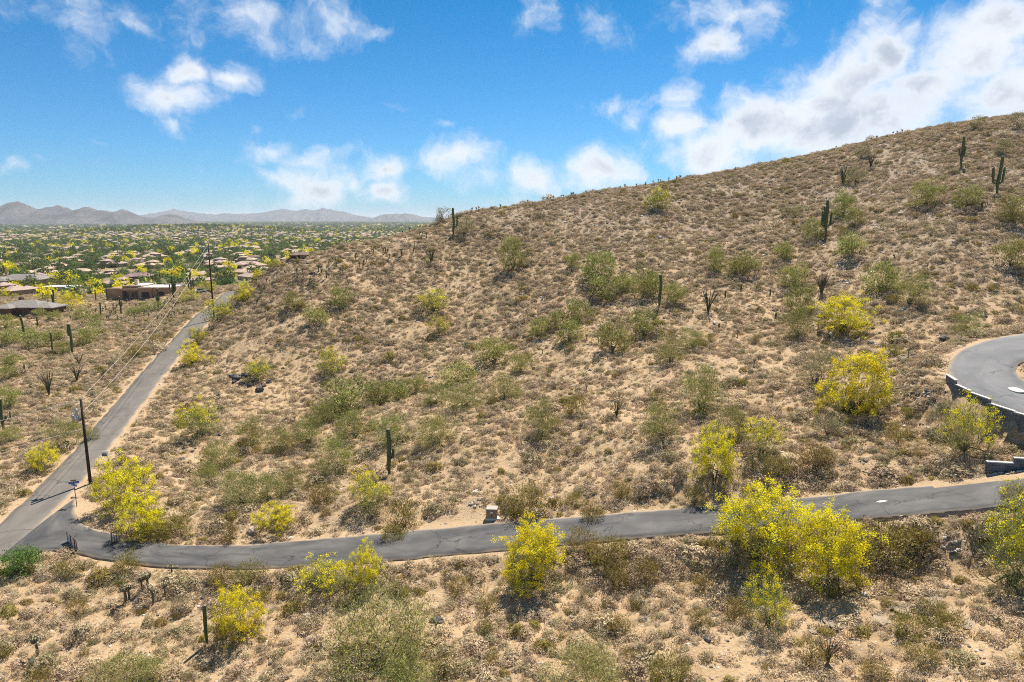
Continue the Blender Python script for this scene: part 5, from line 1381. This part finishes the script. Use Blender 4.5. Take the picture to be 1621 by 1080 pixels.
NEAR_GROUPS = {'dry shrubs on the near slope': 'low dry shrub', 'creosote bushes near the driveway': 'olive creosote bush', 'palo verde bushes along the dry wash': 'pale green bush in the dry wash',
               'small creosotes on the slopes': 'olive-brown slope bush', 'green bushes on the middle slope': 'feathery green bush', 'bushes left of the long road': 'green bush left of the road',
               'bushes on the upper hillside': 'grey-green hillside bush', 'yellow trees near the desert houses': 'yellow palo verde', 'chollas on the hillside': 'hillside cholla', 'loose stones left of the retaining wall': 'loose grey stone'}
MARKS = [('tall saguaro with one short arm on the slope above the driveway', 'one-armed saguaro above the driveway'), ('lone spear saguaro on the near slope below the driveway', 'lone spear saguaro below the driveway'),
         ('slim black spear saguaro at the head of the dry wash', 'spear saguaro heading the wash'), ('saguaro with one raised arm at the low end of the ridge', 'saguaro at the ridge end'), ('saguaro with arms held tight near the hill crest', 'saguaro near the hill crest'),
         ('candelabra saguaro with many arms on the upper slope', 'candelabra saguaro'), ('thick spear saguaro, taller of the pair left of the road', 'pair of spear saguaros'), ('thin leaning saguaro below the grey-roofed house', 'thin leaning saguaro'),
         ('tan flat-roofed adobe house with dark garage doors left of the long road', 'flat-roofed adobe house'), ('dark brown house with grey hipped roof and chimney among desert shrubs', 'grey-roofed brown house'), ('brown metal utility cabinet with pale lid on a concrete pad', 'utility cabinet'),
         ('open lattice gate leaf of dark metal bars below the yellow tree', 'lattice gate'), ('open gate leaf clad in white and rust-brown sheet at the junction', 'sheet-clad gate'), ('tall plain dark wooden pole beside the long road', 'tall roadside pole'), ('dark wooden pole with small grey transformers at the road junction', 'transformer pole'),
         ('pale round manhole set in the driveway', 'driveway manhole'), ('long stepped grey block retaining wall holding up the hairpin road', 'stepped retaining wall'), ('low stepped dark block wall beside the driveway', 'low block wall'), ('grey dead fallen branch lying on the near slope', 'dead fallen branch'),
         ('ocotillo with fanned stems right of the black spear saguaro', 'fanned ocotillo'), ('pale ocotillo beside the long road', 'pale ocotillo'), ('largest yellow palo verde leaning over the near edge of the driveway', 'largest yellow tree'), ('full yellow palo verde on the near driveway edge opposite the utility cabinet', 'yellow tree opposite the cabinet'),
         ('yellow-tipped palo verde beside the black rock outcrop', 'black rock outcrop'), ('deep yellow palo verde beside the loose grey stones left of the retaining wall', 'deep yellow tree'), ('large pale green palo verde on the near slope below the driveway', 'large pale palo verde'), ('low wide yellow palo verde on the slope above the loose grey stones', 'low wide yellow tree'),
         ('dark boulder beside the hairpin road', 'boulder beside the hairpin'), ('thick saguaro with a budding arm at the bushes left of the road', 'thick budding saguaro'), ('tall lime green palo verde on the near slope beside the driveway shrubs', 'tall lime palo verde'), ('yellow-tipped palo verde standing alone near the ridge crest', 'lone tree on the ridge'), ('dark ocotillo on the ridge shoulder', 'dark ridge ocotillo'), ('upright yellow palo verde on the uphill side of the driveway', 'upright yellow tree'), ('yellow-tipped green palo verde on the open slope between outcrop and wash', 'yellow-tipped tree on the open slope')]

# ------------------------------------------------------------------ say which one: name each repeat by the landmark it stands nearest to
LM = []
for o in list(bpy.data.objects):
    if o.parent is None and o.get('label') and not o.get('group') and not o.get('kind'):
        n_ = o['label']
        for key, ph in MARKS:
            if n_ == key: LM.append((o.location.x, o.location.y, ph))
LMX = np.array([(a, b) for a, b, _ in LM])
byg = {}
for o in bpy.data.objects:
    if o.get('group') in NEAR_GROUPS: byg.setdefault(o['group'], []).append(o)
for g_, L_ in byg.items():
    sz = np.array([max(o.scale) for o in L_]); lo_, hi_ = np.percentile(sz, [33, 67])
    for o, s_ in zip(L_, sz):
        q = np.array([o.location.x, o.location.y]); j = int(((LMX - q) ** 2).sum(1).argmin())
        size = 'smaller ' if s_ < lo_ else ('larger ' if s_ > hi_ else 'medium ')
        o['label'] = size + NEAR_GROUPS[g_] + ' nearest the ' + LM[j][2]
